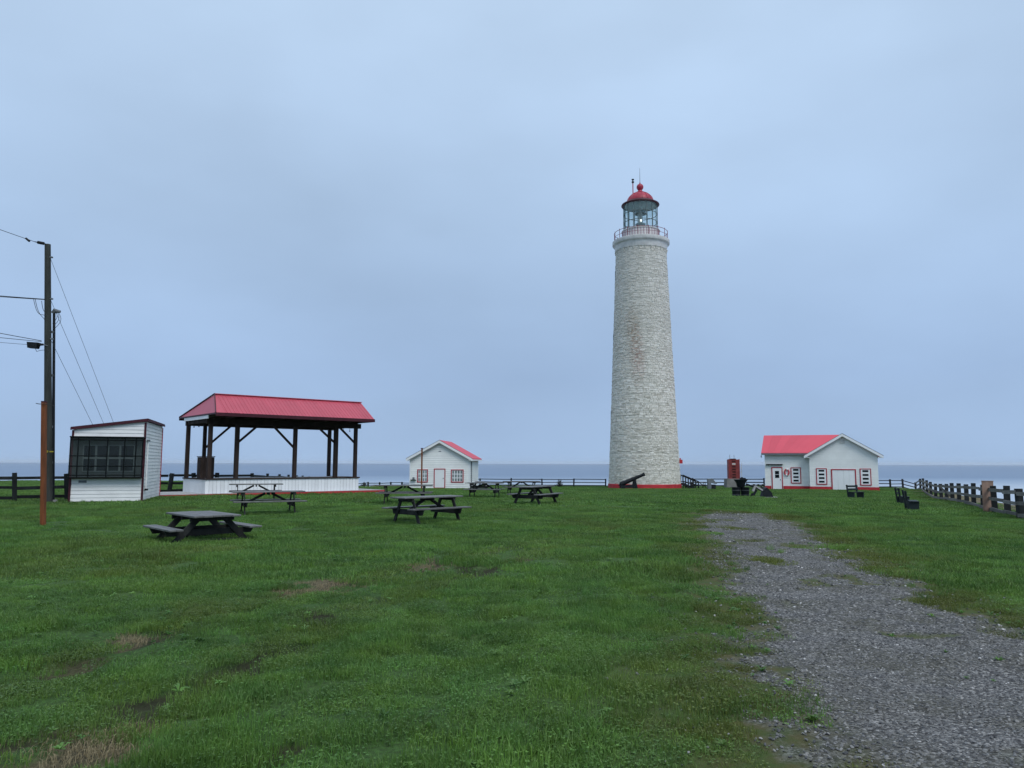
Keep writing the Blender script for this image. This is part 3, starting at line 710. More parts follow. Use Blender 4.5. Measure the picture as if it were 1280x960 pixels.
# wooden steps with a sloping handrail beside the tower
gx = P(852, 610, 84).x; gz = GZ(gx + 1, 84)
st = thing('wooden_steps', 'dark timber steps with sloping handrail beside the lighthouse foot', 'steps', (gx, 84.0, gz))
for k in range(4): MB().box((.15 + .32 * k, 0, .62 - .16 * k), (.34, 1.3, .05)).build('tread', 'fence_dark', st)
for s_ in (-.62, .62):
    MB().beam((0, s_, 1.52), (1.75, s_, .78), .09, .12).build('handrail', 'fence_dark', st)
    MB().beam((0, s_, .85), (1.75, s_, .40), .05, .10).build('mid_rail', 'fence_dark', st)
    MB().beam((-.05, s_, .60), (1.55, s_, -.05), .06, .24).build('stringer', 'fence_dark', st)
    for x_, h_ in ((.03, 1.45), (.6, 1.22), (1.15, .98), (1.7, .78)): MB().b2((x_ - .05, s_ - .05, -.1), (x_ + .05, s_ + .05, h_)).build('post', 'fence_dark', st)

# ------------------------------------------------------------------ siding helper
def clip(poly, a, b_, c):
    """keep the part of a 2d polygon where a*x + b*z <= c"""
    o = []
    for i in range(len(poly)):
        p, q_ = poly[i], poly[(i + 1) % len(poly)]; dp = a * p[0] + b_ * p[1] - c; dq = a * q_[0] + b_ * q_[1] - c
        if dp <= 0: o.append(p)
        if dp * dq < 0:
            t_ = dp / (dp - dq); o.append((p[0] + (q_[0] - p[0]) * t_, p[1] + (q_[1] - p[1]) * t_))
    return o
def siding(root, outline, pitch, org, u, n, material, z0=0.0, name='siding_board', t0=.026, t1=.008):
    org, u, n = Vector(org), Vector(u), Vector(n); z = z0; zt = max(p_[1] for p_ in outline)
    while z < zt - .03:
        pl = clip(clip(outline, 0, 1, z + pitch - .10 * pitch), 0, -1, -z)
        if len(pl) >= 3:
            f = lambda p_, d: org + u * p_[0] + Vector((0, 0, p_[1])) + n * d
            fr = [f(p_, t0 + (t1 - t0) * (p_[1] - z) / pitch) for p_ in pl]; bk = [f(p_, 0) for p_ in pl]; k = len(pl)
            MB().add(bk + fr, [tuple(range(k - 1, -1, -1)), tuple(range(k, 2 * k))] + [(i, (i + 1) % k, k + (i + 1) % k, k + i) for i in range(k)]).build(name, material, root)
        z += pitch
def frame_rect(x0, x1, z0, z1, wd, y0, y1):
    mb = MB()
    mb.b2((x0 - wd, y0, z1), (x1 + wd, y1, z1 + wd)); mb.b2((x0 - wd, y0, z0 - wd), (x1 + wd, y1, z0))
    mb.b2((x0 - wd, y0, z0), (x0, y1, z1)); mb.b2((x1, y0, z0), (x1 + wd, y1, z1)); return mb

# ------------------------------------------------------------------ ticket hut (grilled window)
hr = R(17.5); HW, HD, HL, HR = 2.76, 5.3, 3.13, 3.50
hx, hy = -15.9, 33.0; hz = GZ(hx - 1, hy) - .03
hut = thing('ticket_hut', 'small white clapboard hut with large dark grilled window and lean-to roof', 'hut', (hx, hy, hz), hr)
body = MB().prism([(-HW, .0, 0), (0, 0, 0), (0, 0, HR - .03), (-HW, 0, HL - .03)], (0, HD, 0)); body.build('wall', 'white', hut)
siding(hut, [(-HW, .06), (0, .06), (0, HR - .06), (-HW, HL - .06)], .152, (0, 0, 0), (1, 0, 0), (0, -1, 0), 'white', .06)
siding(hut, [(0, .06), (HD, .06), (HD, HR - .06), (0, HR - .06)], .152, (0, 0, 0), (0, 1, 0), (1, 0, 0), 'white', .06)
for (x_, h_) in ((-HW - .01, HL - .08), (-.0, HR - .08)):
    MB().b2((x_ - .035, -.05, 0), (x_ + .045, .03, h_)).build('corner_trim', 'maroon', hut)
MB().b2((.005, HD - .03, 0), (.05, HD + .03, HR - .1)).build('corner_trim', 'trim_red', hut)
# roof: thin slab, overhanging, sloping down to the left
a0, a1 = (-HW - .10, HL - .045), (.10, HR - .002)
MB().prism([(a0[0], -.10, a0[1]), (a1[0], -.10, a1[1]), (a1[0], -.10, a1[1] + .10), (a0[0], -.10, a0[1] + .10)], (0, HD + .2, 0)).build('roof', 'maroon', hut)
MB().prism([(a0[0], -.125, a0[1] - .03), (a1[0], -.125, a1[1] - .03), (a1[0], -.125, a1[1] + .05), (a0[0], -.125, a0[1] + .05)], (0, .02, 0)).build('fascia', 'maroon', hut)
MB().b2((.102, -.1, HR - .03), (.12, HD + .1, HR + .06)).build('fascia', 'maroon', hut)
MB().b2((-HW - .03, -.03, -.06), (.03, HD + .02, .055)).build('base_skid', 'dark_wood', hut)
# window: frame with panes behind a protruding cage
wz0, wz1 = 1.04, 2.76
MB().b2((-HW + .04, -.06, wz0 + .02), (-.06, -.028, wz1 - .02)).build('window_board', 'dark_panel', hut)
for (x0_, x1_) in ((-2.30, -1.88), (-1.80, -1.42), (-1.34, -.96), (-.88, -.40)):
    for (z0_, z1_) in ((wz0 + .30, wz0 + .80), (wz0 + .88, wz0 + 1.36)):
        f_ = frame_rect(x0_, x1_, z0_, z1_, .04, -.085, -.062).build('window_sash', 'dark_sash', hut)
        MB().b2((x0_, -.075, z0_), (x1_, -.064, z1_)).build('pane', 'glass_dark', f_)
gx0, gx1, gy = -HW - .03, .0, -.32
for x_ in (gx0 + .02, -2.48, -2.06, -1.38, -.72, -.28, gx1 - .02): MB().tube((x_, gy, wz0), (x_, gy, wz1), .026, n=6).build('grille_bar', 'grille', hut)
for z_ in (wz0 + .02, wz0 + .12, wz0 + .50, wz0 + .93, wz1 - .12, wz1 - .02): MB().tube((gx0, gy, z_), (gx1, gy, z_), .024, n=6).build('grille_bar', 'grille', hut)
for x_ in (gx0, gx1 - .01):
    for z_ in (wz0 + .02, wz0 + .5, wz0 + .93, wz1 - .02): MB().tube((x_, gy, z_), (x_, -.03, z_), .018, n=6).build('grille_bar', 'grille', hut)
MB().b2((gx0 - .02, gy - .03, wz1 - .02), (gx1 + .02, -.03, wz1 + .03)).build('grille_hood', 'grille', hut)
MB().add([(gx0, gy - .005, wz0), (gx1, gy - .005, wz0), (gx1, gy - .005, wz1), (gx0, gy - .005, wz1)], [(0, 1, 2, 3)]).build('mesh_screen', 'mesh_screen', hut)
MB().add([(gx0 - .002, gy, wz0), (gx0 - .002, -.03, wz0), (gx0 - .002, -.03, wz1), (gx0 - .002, gy, wz1)], [(0, 1, 2, 3)]).build('mesh_screen', 'mesh_screen', hut)
MB().b2((gx0 + .05, -.25, wz0 - .03), (gx1 - .05, -.03, wz0 + .01)).build('window_shelf', 'dark_wood', hut)
MB().b2((-2.45, -.03, wz0 - .20), (-2.15, -.022, wz0 - .10)).build('faded_stain', 'iron_grey', hut)
# side conduit near the front corner
MB().tube((.06, .55, .55), (.06, .55, 2.62), .035, n=8).build('downpipe', 'white', hut)
MB().box((.08, .55, 2.66), (.10, .22, .07)).build('pipe_hood', 'iron_grey', hut)
MB().box((.09, .50, .52), (.12, .14, .08)).build('pipe_foot', 'black', hut)

# ------------------------------------------------------------------ bandstand / open stage
gzb = GZ(-14, 42)
bs = thing('open_stage', 'open-sided timber stage with red metal roof on a white plank platform', 'stage', (-15.76, 39.4, gzb + .02), R(40))
DL, DW, DZ = 8.81, 3.62, .87
MB().b2((-2.2, -.28, -.25), (10.4, DW + .35, .085)).build('slab', 'slab', bs)
for p0, p1 in (((-2.21, -.30, -.2), (10.42, -.278, .075)), ((-2.22, -.30, -.2), (-2.202, DW + .3, .075)), ((10.402, -.3, -.2), (10.42, DW + .3, .075))): MB().b2(p0, p1).build('slab_edge', 'base_red', bs)
MB().b2((.03, .03, .085), (DL - .03, DW - .03, DZ - .06)).build('platform_core', 'concrete', bs)
me_sk = plank_mesh((.185, .022, DZ - .16), 'skirt', .004)
n_s = int(DL / .195)
for i in range(n_s): inst('skirt_plank', me_sk, bs, (.1 + i * (DL - .2) / (n_s - 1), .012, .085 + (DZ - .16) / 2 + random.uniform(-.004, .004)))
n_s = int(DW / .6)
me_sd = plank_mesh((.022, DW / n_s - .008, DZ - .16), 'skirt', .004)
for i in range(n_s):
    inst('skirt_panel', me_sd, bs, (.012, (i + .5) * DW / n_s, .085 + (DZ - .16) / 2)); inst('skirt_panel', me_sd, bs, (DL - .012, (i + .5) * DW / n_s, .085 + (DZ - .16) / 2))
MB().b2((-.05, -.05, DZ - .075), (DL + .05, -.0, DZ)).build('deck_edge', 'dark_wood', bs)
MB().b2((-.05, .0, DZ - .075), (-.0, DW, DZ)).build('deck_edge', 'dark_wood', bs)
MB().b2((DL, .0, DZ - .075), (DL + .05, DW, DZ)).build('deck_edge', 'dark_wood', bs)
me_dk = plank_mesh((DL, .14, .04), 'slab', .004)
k = 0
while .075 + k * .148 < DW: inst('deck_board', me_dk, bs, (DL / 2, .075 + k * .148, DZ - .045)); k += 1
PH = 3.72
posts = [(.2, .13, .19), (1.6, .13, .20), (4.86, .13, .19), (7.35, .13, .21), (8.62, .13, .18), (.1, 3.45, .19), (1.0, 3.45, .17), (8.6, 3.45, .18)]
for x_, y_, s_ in posts: MB().b2((x_ - s_ / 2, y_ - s_ / 2, DZ - .02), (x_ + s_ / 2, y_ + s_ / 2, 4.0)).build('post', 'dark_wood', bs)
for a, b_ in (((1.6, .13, 2.70), (2.78, .13, 3.75)), ((4.86, .13, 2.45), (3.5, .13, 3.75)), ((7.35, .13, 2.78), (6.15, .13, 3.75)), ((8.62, .13, 2.8), (7.55, .13, 3.75)), ((1.0, 3.45, 2.45), (2.45, 3.45, 3.78))):
    MB().beam(a, b_, .075, .11).build('brace', 'dark_wood', bs)
MB().b2((-.05, .02, 3.70), (DL + .1, .22, 3.98)).build('beam', 'dark_wood', bs)
MB().b2((-.05, 3.36, 3.70), (DL + .1, 3.54, 3.98)).build('beam', 'dark_wood', bs)
for x_ in (0.1, 8.6): MB().b2((x_ - .07, .22, 3.76), (x_ + .07, 3.36, 3.98)).build('beam', 'dark_wood', bs)
for i in range(9):
    x_ = .9 + i * .85; MB().b2((x_ - .04, -1.25, 3.985), (x_ + .04, 4.4, 4.12)).build('joist', 'dark_wood', bs)
ez, rz_ = 4.20, 5.26; ey0, ry, ey1 = -1.45, .2, 4.5; xl, xr_ = -.08, 8.95; rxl = .38
# ceiling boarding under the roof
MB().b2((xl + .1, ey0 + .1, 4.13), (xr_ - .1, ey1 - .1, 4.16)).build('ceiling', 'dark_wood', bs)
# roof sheets: ribbed metal panels side by side
def sheet(x0, x1, top_l, ya, za, yb, zb, th=.03):
    """one panel from eave (ya,za) to ridge (yb,zb), three ribs"""
    mb = MB(); nrm = Vector((0, -(zb - za), (yb - ya))).normalized(); nrm = nrm if nrm.z > 0 else -nrm
    def Q(x, k): return Vector((x, ya + (yb - ya) * k, za + (zb - za) * k))
    c = [Q(x0, 0), Q(x1, 0), Q(x1, 1), Q(x0, 1)]
    mb.add(c + [q_ - nrm * th for q_ in c], [(0, 1, 2, 3), (7, 6, 5, 4), (0, 4, 5, 1), (1, 5, 6, 2), (2, 6, 7, 3), (3, 7, 4, 0)])
    for j in range(3):
        xx = x0 + (x1 - x0) * (j + .5) / 3; e = .022
        mb.prism([Q(xx - e, 0) + nrm * .001, Q(xx + e, 0) + nrm * .001, Q(xx + e * .5, 0) + nrm * .018, Q(xx - e * .5, 0) + nrm * .018], Q(xx, 1) - Q(xx, 0))
    return mb
npan = 14; 
for i in range(npan):
    x0 = rxl + (xr_ - rxl) * i / npan; x1 = rxl + (xr_ - rxl) * (i + 1) / npan - .006
    sheet(x0, x1, 0, ey0, ez, ry, rz_).build('roof_sheet', 'roof_red', bs)
    sheet(x0, x1, 0, ey1, ez, ry, rz_).build('roof_sheet', 'roof_red', bs)
# sloping left end
for tri, nm in ((((xl, ey0, ez), (rxl - .006, ey0, ez), (rxl - .006, ry, rz_)), 'roof_sheet'), (((xl, ey1, ez), (rxl - .006, ry, rz_), (rxl - .006, ey1, ez)), 'roof_sheet')):
    MB().prism([Vector(q_) for q_ in tri], (0, 0, -.03)).build(nm, 'roof_red', bs)
MB().prism([(xl, ey0, ez), (rxl - .01, ry, rz_ - .01), (xl, ey1, ez)], (-.02, 0, -.03)).build('end_cladding', 'roof_red', bs)
MB().prism([(xr_ - .02, ey0 + .02, ez - .02), (xr_ - .02, ey1 - .02, ez - .02), (xr_ - .02, ry, rz_ - .04)], (-.03, 0, 0)).build('end_cladding', 'roof_red', bs)
MB().beam((rxl - .05, ry, rz_ + .02), (xr_ + .02, ry, rz_ + .02), .22, .035).build('ridge_cap', 'roof_red', bs)
MB().b2((xl - .03, ey0 - .03, ez - .17), (xr_ + .03, ey0, ez + .00)).build('fascia', 'maroon', bs)
MB().b2((xl - .03, ey1, ez - .17), (xr_ + .03, ey1 + .03, ez)).build('fascia', 'maroon', bs)
MB().b2((xr_, ey0, ez - .17), (xr_ + .03, ey1, ez)).build('fascia', 'maroon', bs)
MB().b2((xl - .035, ey0 + .01, ez - .07), (xl - .005, ey1 - .01, ez)).build('fascia', 'maroon', bs)
MB().beam((xl - .03, ey0, ez + .01), (rxl - .03, ry, rz_ + .03), .05, .05).build('verge_strip', 'maroon', bs)
MB().beam((xl - .03, ey1, ez + .01), (rxl - .03, ry, rz_ + .03), .05, .05).build('verge_strip', 'maroon', bs)
MB().b2((xl + .0, -.2, ez - .25), (xl + .05, 3.7, ez - .08)).build('end_board', 'skirt', bs)
for j in range(7): # little lamps hung under the left end and right end
    x_ = (.0 if j < 4 else 8.9); y_ = .6 + (j % 4) * .8
    MB().tube((x_, y_, 3.62), (x_, y_, 3.98), .012, n=5).tube((x_, y_, 3.56), (x_, y_, 3.64), .04, .02, 8).build('hanging_lamp', 'black', bs)
bx = thing('wooden_podium', 'dark plank podium standing at the left end of the stage', 'podium', bs.matrix_basis @ Vector((.32, 1.0, DZ - .02)), R(40))
for i in range(5): inst('plank', plank_mesh((.135, .03, 1.1), 'dark_wood'), bx, (-.28 + i * .14, -.25, .56))
for i in range(4): inst('plank', plank_mesh((.03, .12, 1.1), 'dark_wood'), bx, (-.35, -.18 + i * .128, .56))
MB().b2((-.38, -.28, 1.12), (.38, .32, 1.16)).build('top', 'dark_wood', bx)
MB().b2((.30, -.23, 0), (.34, .28, 1.11)).build('side_panel', 'dark_wood', bx)

# ------------------------------------------------------------------ small gabled house
sx, sy = -7.45, 79.0; sz = GZ(sx, sy) - .03
sh_ = thing('small_house', 'small white clapboard house with red door frame, behind the picnic tables', 'house', (sx, sy, sz), R(-5))
W2, EH, PK, DP = 3.08, 3.22, 4.92, 7.0
outline = [(-W2, 0), (W2, 0), (W2, EH), (0, PK), (-W2, EH)]
MB().prism([(p_[0], 0, p_[1]) for p_ in outline], (0, DP, 0)).build('wall', 'white_wall', sh_)
siding(sh_, [(-W2, .12), (W2, .12), (W2, EH - .02), (0, PK - .03), (-W2, EH - .02)], .19, (0, 0, 0), (1, 0, 0), (0, -1, 0), 'white_wall', .12, t0=.05)
siding(sh_, [(0, .12), (DP, .12), (DP, EH - .05), (0, EH - .05)], .19, (W2, 0, 0), (0, 1, 0), (1, 0, 0), 'white_wall', .12, t0=.05)
for s_ in (-1, 1): MB().b2((s_ * W2 - .06, -.05, 0), (s_ * W2 + .06, .06, EH - .03)).build('corner_trim', 'door_white', sh_)
def gable_roof(root, W2, EH, PK, y0, y1, ov, mtl, th=.10, xc=0.0):
    sl = (PK - EH) / W2
    for s_ in (-1, 1):
        n = 7 if y1 - y0 < 9 else 9
        for i in range(n):
            ya = y0 + (y1 - y0) * i / n; yb = y0 + (y1 - y0) * (i + 1) / n - .008
            e = (xc + s_ * (W2 + ov), EH - sl * ov)
            MB().prism([(xc, ya, PK + .04), (e[0], ya, e[1] + .04), (e[0], ya, e[1] + .04 + th), (xc, ya, PK + .04 + th)], (0, yb - ya, 0)).build('roof_panel', mtl, root)
        MB().prism([(xc, y0 - .05, PK - .16), (xc + s_ * (W2 + ov + .02), y0 - .05, EH - sl * ov - .16), (xc + s_ * (W2 + ov + .02), y0 - .05, EH - sl * ov + .10), (xc, y0 - .05, PK + .10)], (0, .045, 0)).build('barge_board', 'door_white', root)
        MB().prism([(xc, y0 - .06, PK + .10), (xc + s_ * (W2 + ov + .04), y0 - .06, EH - sl * ov + .09), (xc + s_ * (W2 + ov + .04), y0 - .06, EH - sl * ov + .13), (xc, y0 - .06, PK + .14)], (0, .02, 0)).build('drip_edge', 'iron_grey', root)
        MB().b2((xc + s_ * (W2 + ov) - .02, y0, EH - sl * ov - .10), (xc + s_ * (W2 + ov) + .03, y1, EH - sl * ov + .04)).build('eave_board', 'door_white', root)
        MB().b2((xc + s_ * W2, y0, EH - sl * ov - .10), (xc + s_ * (W2 + ov - .03), y0 + .5, EH - sl * ov - .02)).build('eave_return', 'door_white', root)
gable_roof(sh_, W2, EH, PK, -.35, DP + .3, .36, 'roof_pink')
def door(root, x0, x1, z0, z1, fm='trim_red', y=-.03):
    frame_rect(x0, x1, z0 + .05, z1, .09, y - .05, y).build('door_frame', fm, root)
    d = MB().b2((x0, y - .03, z0), (x1, y - .01, z1)).build('door', 'door_white', root)
    MB().tube((x1 - .12, y - .07, z0 + 1.0), (x1 - .12, y - .03, z0 + 1.0), .045, n=8).build('handle', 'black', d)
    return d
door(sh_, -.50, .52, .12, 2.02)
def window(root, x0, x1, z0, z1, cols, rows, y=-.035, glass='glass_grey', frame='trim_red', bar='door_white'):
    w_ = frame_rect(x0, x1, z0, z1, .085, y - .05, y).build('window', frame, root)
    MB().b2((x0, y - .018, z0), (x1, y - .004, z1)).build('sash', bar, w_)
    mw, mh = (x1 - x0) / cols, (z1 - z0) / rows
    for i in range(cols):
        for j in range(rows):
            MB().b2((x0 + i * mw + .04, y - .026, z0 + j * mh + .04), (x0 + (i + 1) * mw - .04, y - .0185, z0 + (j + 1) * mh - .04)).build('pane', glass, w_)
    return w_
window(sh_, 1.28, 2.42, .78, 1.95, 4, 3); window(sh_, -2.25, -1.30, .78, 1.95, 4, 3)
MB().b2((-.12, -.06, PK - 1.06), (.14, -.03, PK - .98)).build('gable_lamp', 'iron_grey', sh_)
MB().b2((-3.0, -.30, .92), (-2.45, -.03, .97)).build('shelf', 'fence_dark', sh_); MB().b2((-2.8, -.2, .97), (-2.6, -.04, 1.2)).build('meter_box', 'iron_grey', sh_)
MB().tube((W2 + .07, 1.2, .1), (W2 + .07, 1.2, EH - .1), .05, n=8).build('downpipe', 'iron_grey', sh_)

# ------------------------------------------------------------------ red-roofed outbuilding on the right
ox, oy, oz = 29.4, 75.5, P(1010, 613.3, 75.5).z
ob = thing('outbuilding', 'white building with pink-red roof, garage door and projecting gable wing', 'building', (ox, oy, oz), R(-20))
cr_, sr_ = math.cos(R(20)), math.sin(R(20))
def olx(px, dy=0.0):
    q_ = P(px, 590, 1.0); r_ = q_.x; bx_, by_ = ox + sr_ * dy, oy + cr_ * dy
    return (by_ * r_ - bx_) / (cr_ + sr_ * r_)
def olz(px, py, dy=0.0):
    x_ = olx(px, dy); Yw = oy + cr_ * dy - sr_ * x_; return P(px, py, Yw).z - oz
MW = olx(1097.8); MEH = olz(1010, 567.5); MPK = olz(1052, 543.5); mc = MW / 2
MB().prism([(0, 0, -.6), (MW, 0, -.6), (MW, 0, MEH), (mc, 0, MPK), (0, 0, MEH)], (0, 9.0, 0)).build('wall', 'white_wall', ob)
siding(ob, [(0, .42), (MW, .42), (MW, MEH - .02), (mc, MPK - .03), (0, MEH - .02)], .24, (0, 0, 0), (1, 0, 0), (0, -1, 0), 'white_wall', .42, t0=.016, t1=.010)
gable_roof(ob, MW / 2, MEH, MPK, -.35, 9.2, .45, 'roof_pink', xc=mc)
WY = .9; WX = olx(956.2, WY)
MB().b2((WX, WY, -.6), (0, WY + 5.6, MEH)).build('wing_wall', 'white_wall', ob)
siding(ob, [(WX, .42), (-.0, .42), (-.0, MEH - .05), (WX, MEH - .05)], .24, (0, WY, 0), (1, 0, 0), (0, -1, 0), 'white_wall', .42, t0=.016, t1=.010)
siding(ob, [(0.02, .42), (WY - .03, .42), (WY - .03, MEH - .05), (.02, MEH - .05)], .24, (0, 0, 0), (0, 1, 0), (-1, 0, 0), 'white_wall', .42, t0=.016, t1=.010)
# wing roof
RZ = olz(1000, 545.0, WY + 2.9); nW = 8; xa, xb = WX - .30, 0.15; xr0 = xa + .22
for i in range(nW):
    e0 = xa + (xb - xa) * i / nW; e1 = xa + (xb - xa) * (i + 1) / nW - .008; xB = mc
    r0 = xr0 + (xB - xr0) * i / nW; r1 = xr0 + (xB - xr0) * (i + 1) / nW - .008
    A = [Vector((e0, WY - .42, MEH + .04)), Vector((e1, WY - .42, MEH + .04)), Vector((r1, WY + 2.9, RZ)), Vector((r0, WY + 2.9, RZ))]
    MB().prism(A, (0, 0, .09)).build('roof_panel', 'roof_pink', ob)
MB().prism([(xr0, WY + 2.9, RZ), (mc, WY + 2.9, RZ), (mc, WY + 6.1, MEH), (xa, WY + 6.1, MEH)], (0, 0, .09)).build('roof_panel', 'roof_pink', ob)
MB().prism([(xa, WY - .42, MEH + .03), (xr0, WY + 2.9, RZ - .01), (xa, WY + 6.1, MEH)], (.05, 0, -.02)).build('wing_gable', 'white_wall', ob)
MB().b2((xa, WY - .45, MEH - .09), (-.03, WY - .42, MEH + .08)).build('eave_board', 'iron_grey', ob)
MB().b2((xa - .05, WY - .45, MEH - .35), (xa + .05, WY - .30, MEH - .12)).build('eave_lamp', 'iron_grey', ob)
# red base band
MB().b2((-.045, -.045, -.6), (olx(1038.6), -.0, .40)).build('base_band', 'base_red', ob); MB().b2((olx(1070), -.045, -.6), (MW + .045, -.0, .40)).build('base_band', 'base_red', ob)
MB().b2((-.045, 0, -.6), (-.0, WY - .045, .40)).build('base_band', 'base_red', ob); MB().b2((WX - .045, WY - .045, -.6), (olx(963.6, WY), WY, .40)).build('base_band', 'base_red', ob)
MB().b2((olx(978.8, WY), WY - .045, -.6), (-.045, WY, .40)).build('base_band', 'base_red', ob)
def louvre_window(px0, px1, py0, py1, dy, y):
    x0, x1 = olx(px0, dy), olx(px1, dy); z1, z0 = olz(px0, py0, dy), olz(px0, py1, dy)
    w_ = frame_rect(x0 + .08, x1 - .08, z0 + .08, z1 - .08, .08, y - .07, y - .02).build('window', 'trim_red', ob)
    MB().b2((x0 + .08, y - .05, z0 + .08), (x1 - .08, y - .022, z1 - .08)).build('shutter_board', 'door_white', w_)
    h = (z1 - z0 - .16)
    for k in range(4):
        c = z0 + .10 + h * (k + .5) / 4; MB().b2((x0 + .24, y - .062, c - h * .062), (x1 - .24, y - .0505, c + h * .062)).build('pane', 'glass_dark', w_)
louvre_window(1020.0, 1033.6, 585.3, 605.6, 0, 0); louvre_window(1074.6, 1088.8, 585.7, 606.8, 0, 0); louvre_window(988.3, 1001.2, 584.3, 604.2, WY, WY)
x0, x1 = olx(1039.5), olx(1069.2); zt = olz(1050, 587)
frame_rect(x0 + .05, x1 - .05, -.02, zt - .05, .10, -.075, -.02).build('garage_frame', 'trim_red', ob)
for i in range(4):
    xa_, xb_ = x0 + .05 + (x1 - x0 - .1) * i / 4, x0 + .05 + (x1 - x0 - .1) * (i + 1) / 4 - .012
    MB().b2((xa_, -.05, .0), (xb_, -.022, zt - .05)).build('garage_door_panel', 'door_white', ob)
x0, x1 = olx(965.2, WY), olx(977.4, WY); zt = olz(970, 585, WY)
d = door(ob, x0 + .03, x1 - .03, .02, zt, y=WY - .03)
for k in range(2):
    zc = zt - .46 - k * .37; MB().b2((x0 + .27, WY - .068, zc - .165), (x1 - .27, WY - .0605, zc + .165)).build('pane', 'glass_dark', d)
zc = olz(970, 580.6, WY); MB().b2((olx(957.8, WY), WY - .22, zc - .05), (olx(978.6, WY), WY - .02, zc + .05)).build('canopy', 'black', ob)
gv = MB().b2((mc - .22, -.06, MPK - .85), (mc + .22, -.02, MPK - .50)).build('gable_vent', 'cap_white', ob)
# lifebuoy on the wall
lbx, lbz = olx(983.5, WY), olz(983.5, 590.3, WY)
lbw = ob.matrix_basis @ Vector((lbx, WY - .10, lbz))
lb = thing('lifebuoy', 'red and white lifebuoy hung on the white wall beside the door', 'lifebuoy', lbw, R(-20))
for k in range(8):
    mb = MB(); a0 = PI / 4 * k + .2; ra, rb = .20, .30
    for j in range(4):
        t0_, t1_ = a0 + PI / 4 * j / 4, a0 + PI / 4 * (j + 1) / 4
        mb.tube((ra * math.cos(t0_), 0, rb * math.sin(t0_)), (ra * math.cos(t1_), 0, rb * math.sin(t1_)), .065, n=8)
    mb.build('ring_section', 'lifebuoy_red' if k not in (1, 5) else 'door_white', lb, True)

# ------------------------------------------------------------------ picnic tables
def picnic_table(label, L=2.3, H=.75, bh=.45, span=1.52, topw=.74, leg=.09, low=False):
    t_ = thing('picnic_table', label, 'picnic table', group='picnic tables on the lawn')
    nb = 5; bw = topw / nb
    mt = plank_mesh((L, bw - .008, .04), 'table_top')
    for i in range(nb): inst('top_board', mt, t_, (random.uniform(-.008, .008), -topw / 2 + bw * (i + .5), H - .02 + random.uniform(-.003, .003)))
    mbn = plank_mesh((L, .135, .04), 'table_top')
    for s_ in (-1, 1):
        for j in range(2): inst('seat_board', mbn, t_, (random.uniform(-.008, .008), s_ * (span / 2 - .07 - j * .143), bh - .02))
    fx = L / 2 - .32
    for e in (-1, 1):
        x_ = e * fx
        MB().b2((x_ - .02, -topw / 2 + .03, H - .13), (x_ + .02, topw / 2 - .03, H - .042)).build('top_cleat', 'table_leg', t_)
        hb = bh - .042; x2 = x_ - e * .042 * 2
        MB().prism([(x2 - .02, -span / 2 + .02, hb), (x2 - .02, span / 2 - .02, hb), (x2 - .02, span / 2 - .09, hb - (.15 if not low else .12)), (x2 - .02, -span / 2 + .09, hb - (.15 if not low else .12))], (.04, 0, 0)).build('seat_beam', 'table_leg', t_)
        for s_ in (-1, 1):
            foot = span / 2 - .14
            MB().prism([(x_ - .018 - e * .042, s_ * (foot - leg / 2 - .01), -.06), (x_ - .018 - e * .042, s_ * (foot + leg / 2 + .02), -.06), (x_ - .018 - e * .042, s_ * (.27 + leg / 2), H - .045), (x_ - .018 - e * .042, s_ * (.27 - leg / 2 - .02), H - .045)], (.036, 0, 0)).build('leg', 'table_leg', t_)
        if not low: MB().beam((x2 - e * .02, 0, bh - .10), (e * .10, 0, H - .07), .06, .075).build('brace', 'table_leg', t_)
    MB().b2((-.02, -topw / 2 + .05, H - .12), (.02, topw / 2 - .05, H - .042)).build('top_cleat', 'table_leg', t_)
    if low:
        for e in (-1, 1): MB().b2((e * (fx + .03) - .02, -span / 2 + .22, -.02), (e * (fx + .03) + .02, span / 2 - .22, .09)).build('skid', 'table_leg', t_)
        for s_ in (-1, 1):
            for e in (-1, 1): MB().box((e * fx, s_ * (span / 2 - .2), .02), (.22, .13, .1)).build('foot_block', 'table_leg', t_)
    return t_
def put(o, x, y, deg, label=None, sc_=None):
    if label: o = dup(o, (x, y, GZ(x, y)), R(deg), label, sc_ or (1, 1, 1))
    else: o.location = (x, y, GZ(x, y)); o.rotation_euler = (0, 0, R(deg))
    return o
lowt = picnic_table('low broad picnic table nearest the camera on the left lawn', 1.75, .60, .34, 1.95, 1.0, .15, True); put(lowt, -6.78, 16.9, -48)
pt = picnic_table('grey picnic table in front of the stage, nearer of the two there'); put(pt, -8.15, 25.7, 25)
put(pt, -11.2, 33.6, 20, 'picnic table closest to the white stage platform, behind another table', (.97, 1, 1))
put(pt, -2.42, 22.0, 45, 'picnic table turned diagonally, nearest one left of centre', (.92, .97, 1))
put(pt, -4.5, 32.3, 3, 'picnic table directly behind the diagonal one, left of the small house door')
put(pt, -1.35, 38.0, -10, 'picnic table in front of the right corner of the small house', (.80, 1, 1))
put(pt, 1.0, 32.2, 62, 'picnic table seen from its end, right of the small house')
put(pt, .55, 43.5, 8, 'far picnic table half hidden behind the one seen end-on', (.9, 1, 1))
put(pt, -2.5, 60, 90, 'distant picnic table showing its top against the sea beside the house', (.9, 1, 1))
q_ = P(873, 605, 86); put(pt, q_.x, 86, 4, 'picnic table by the fence just right of the lighthouse', (.85, 1, 1))
q_ = P(948, 608, 70); put(pt, q_.x, 70, 0, 'picnic table half hidden behind the old anchor', (.5, .7, .85))

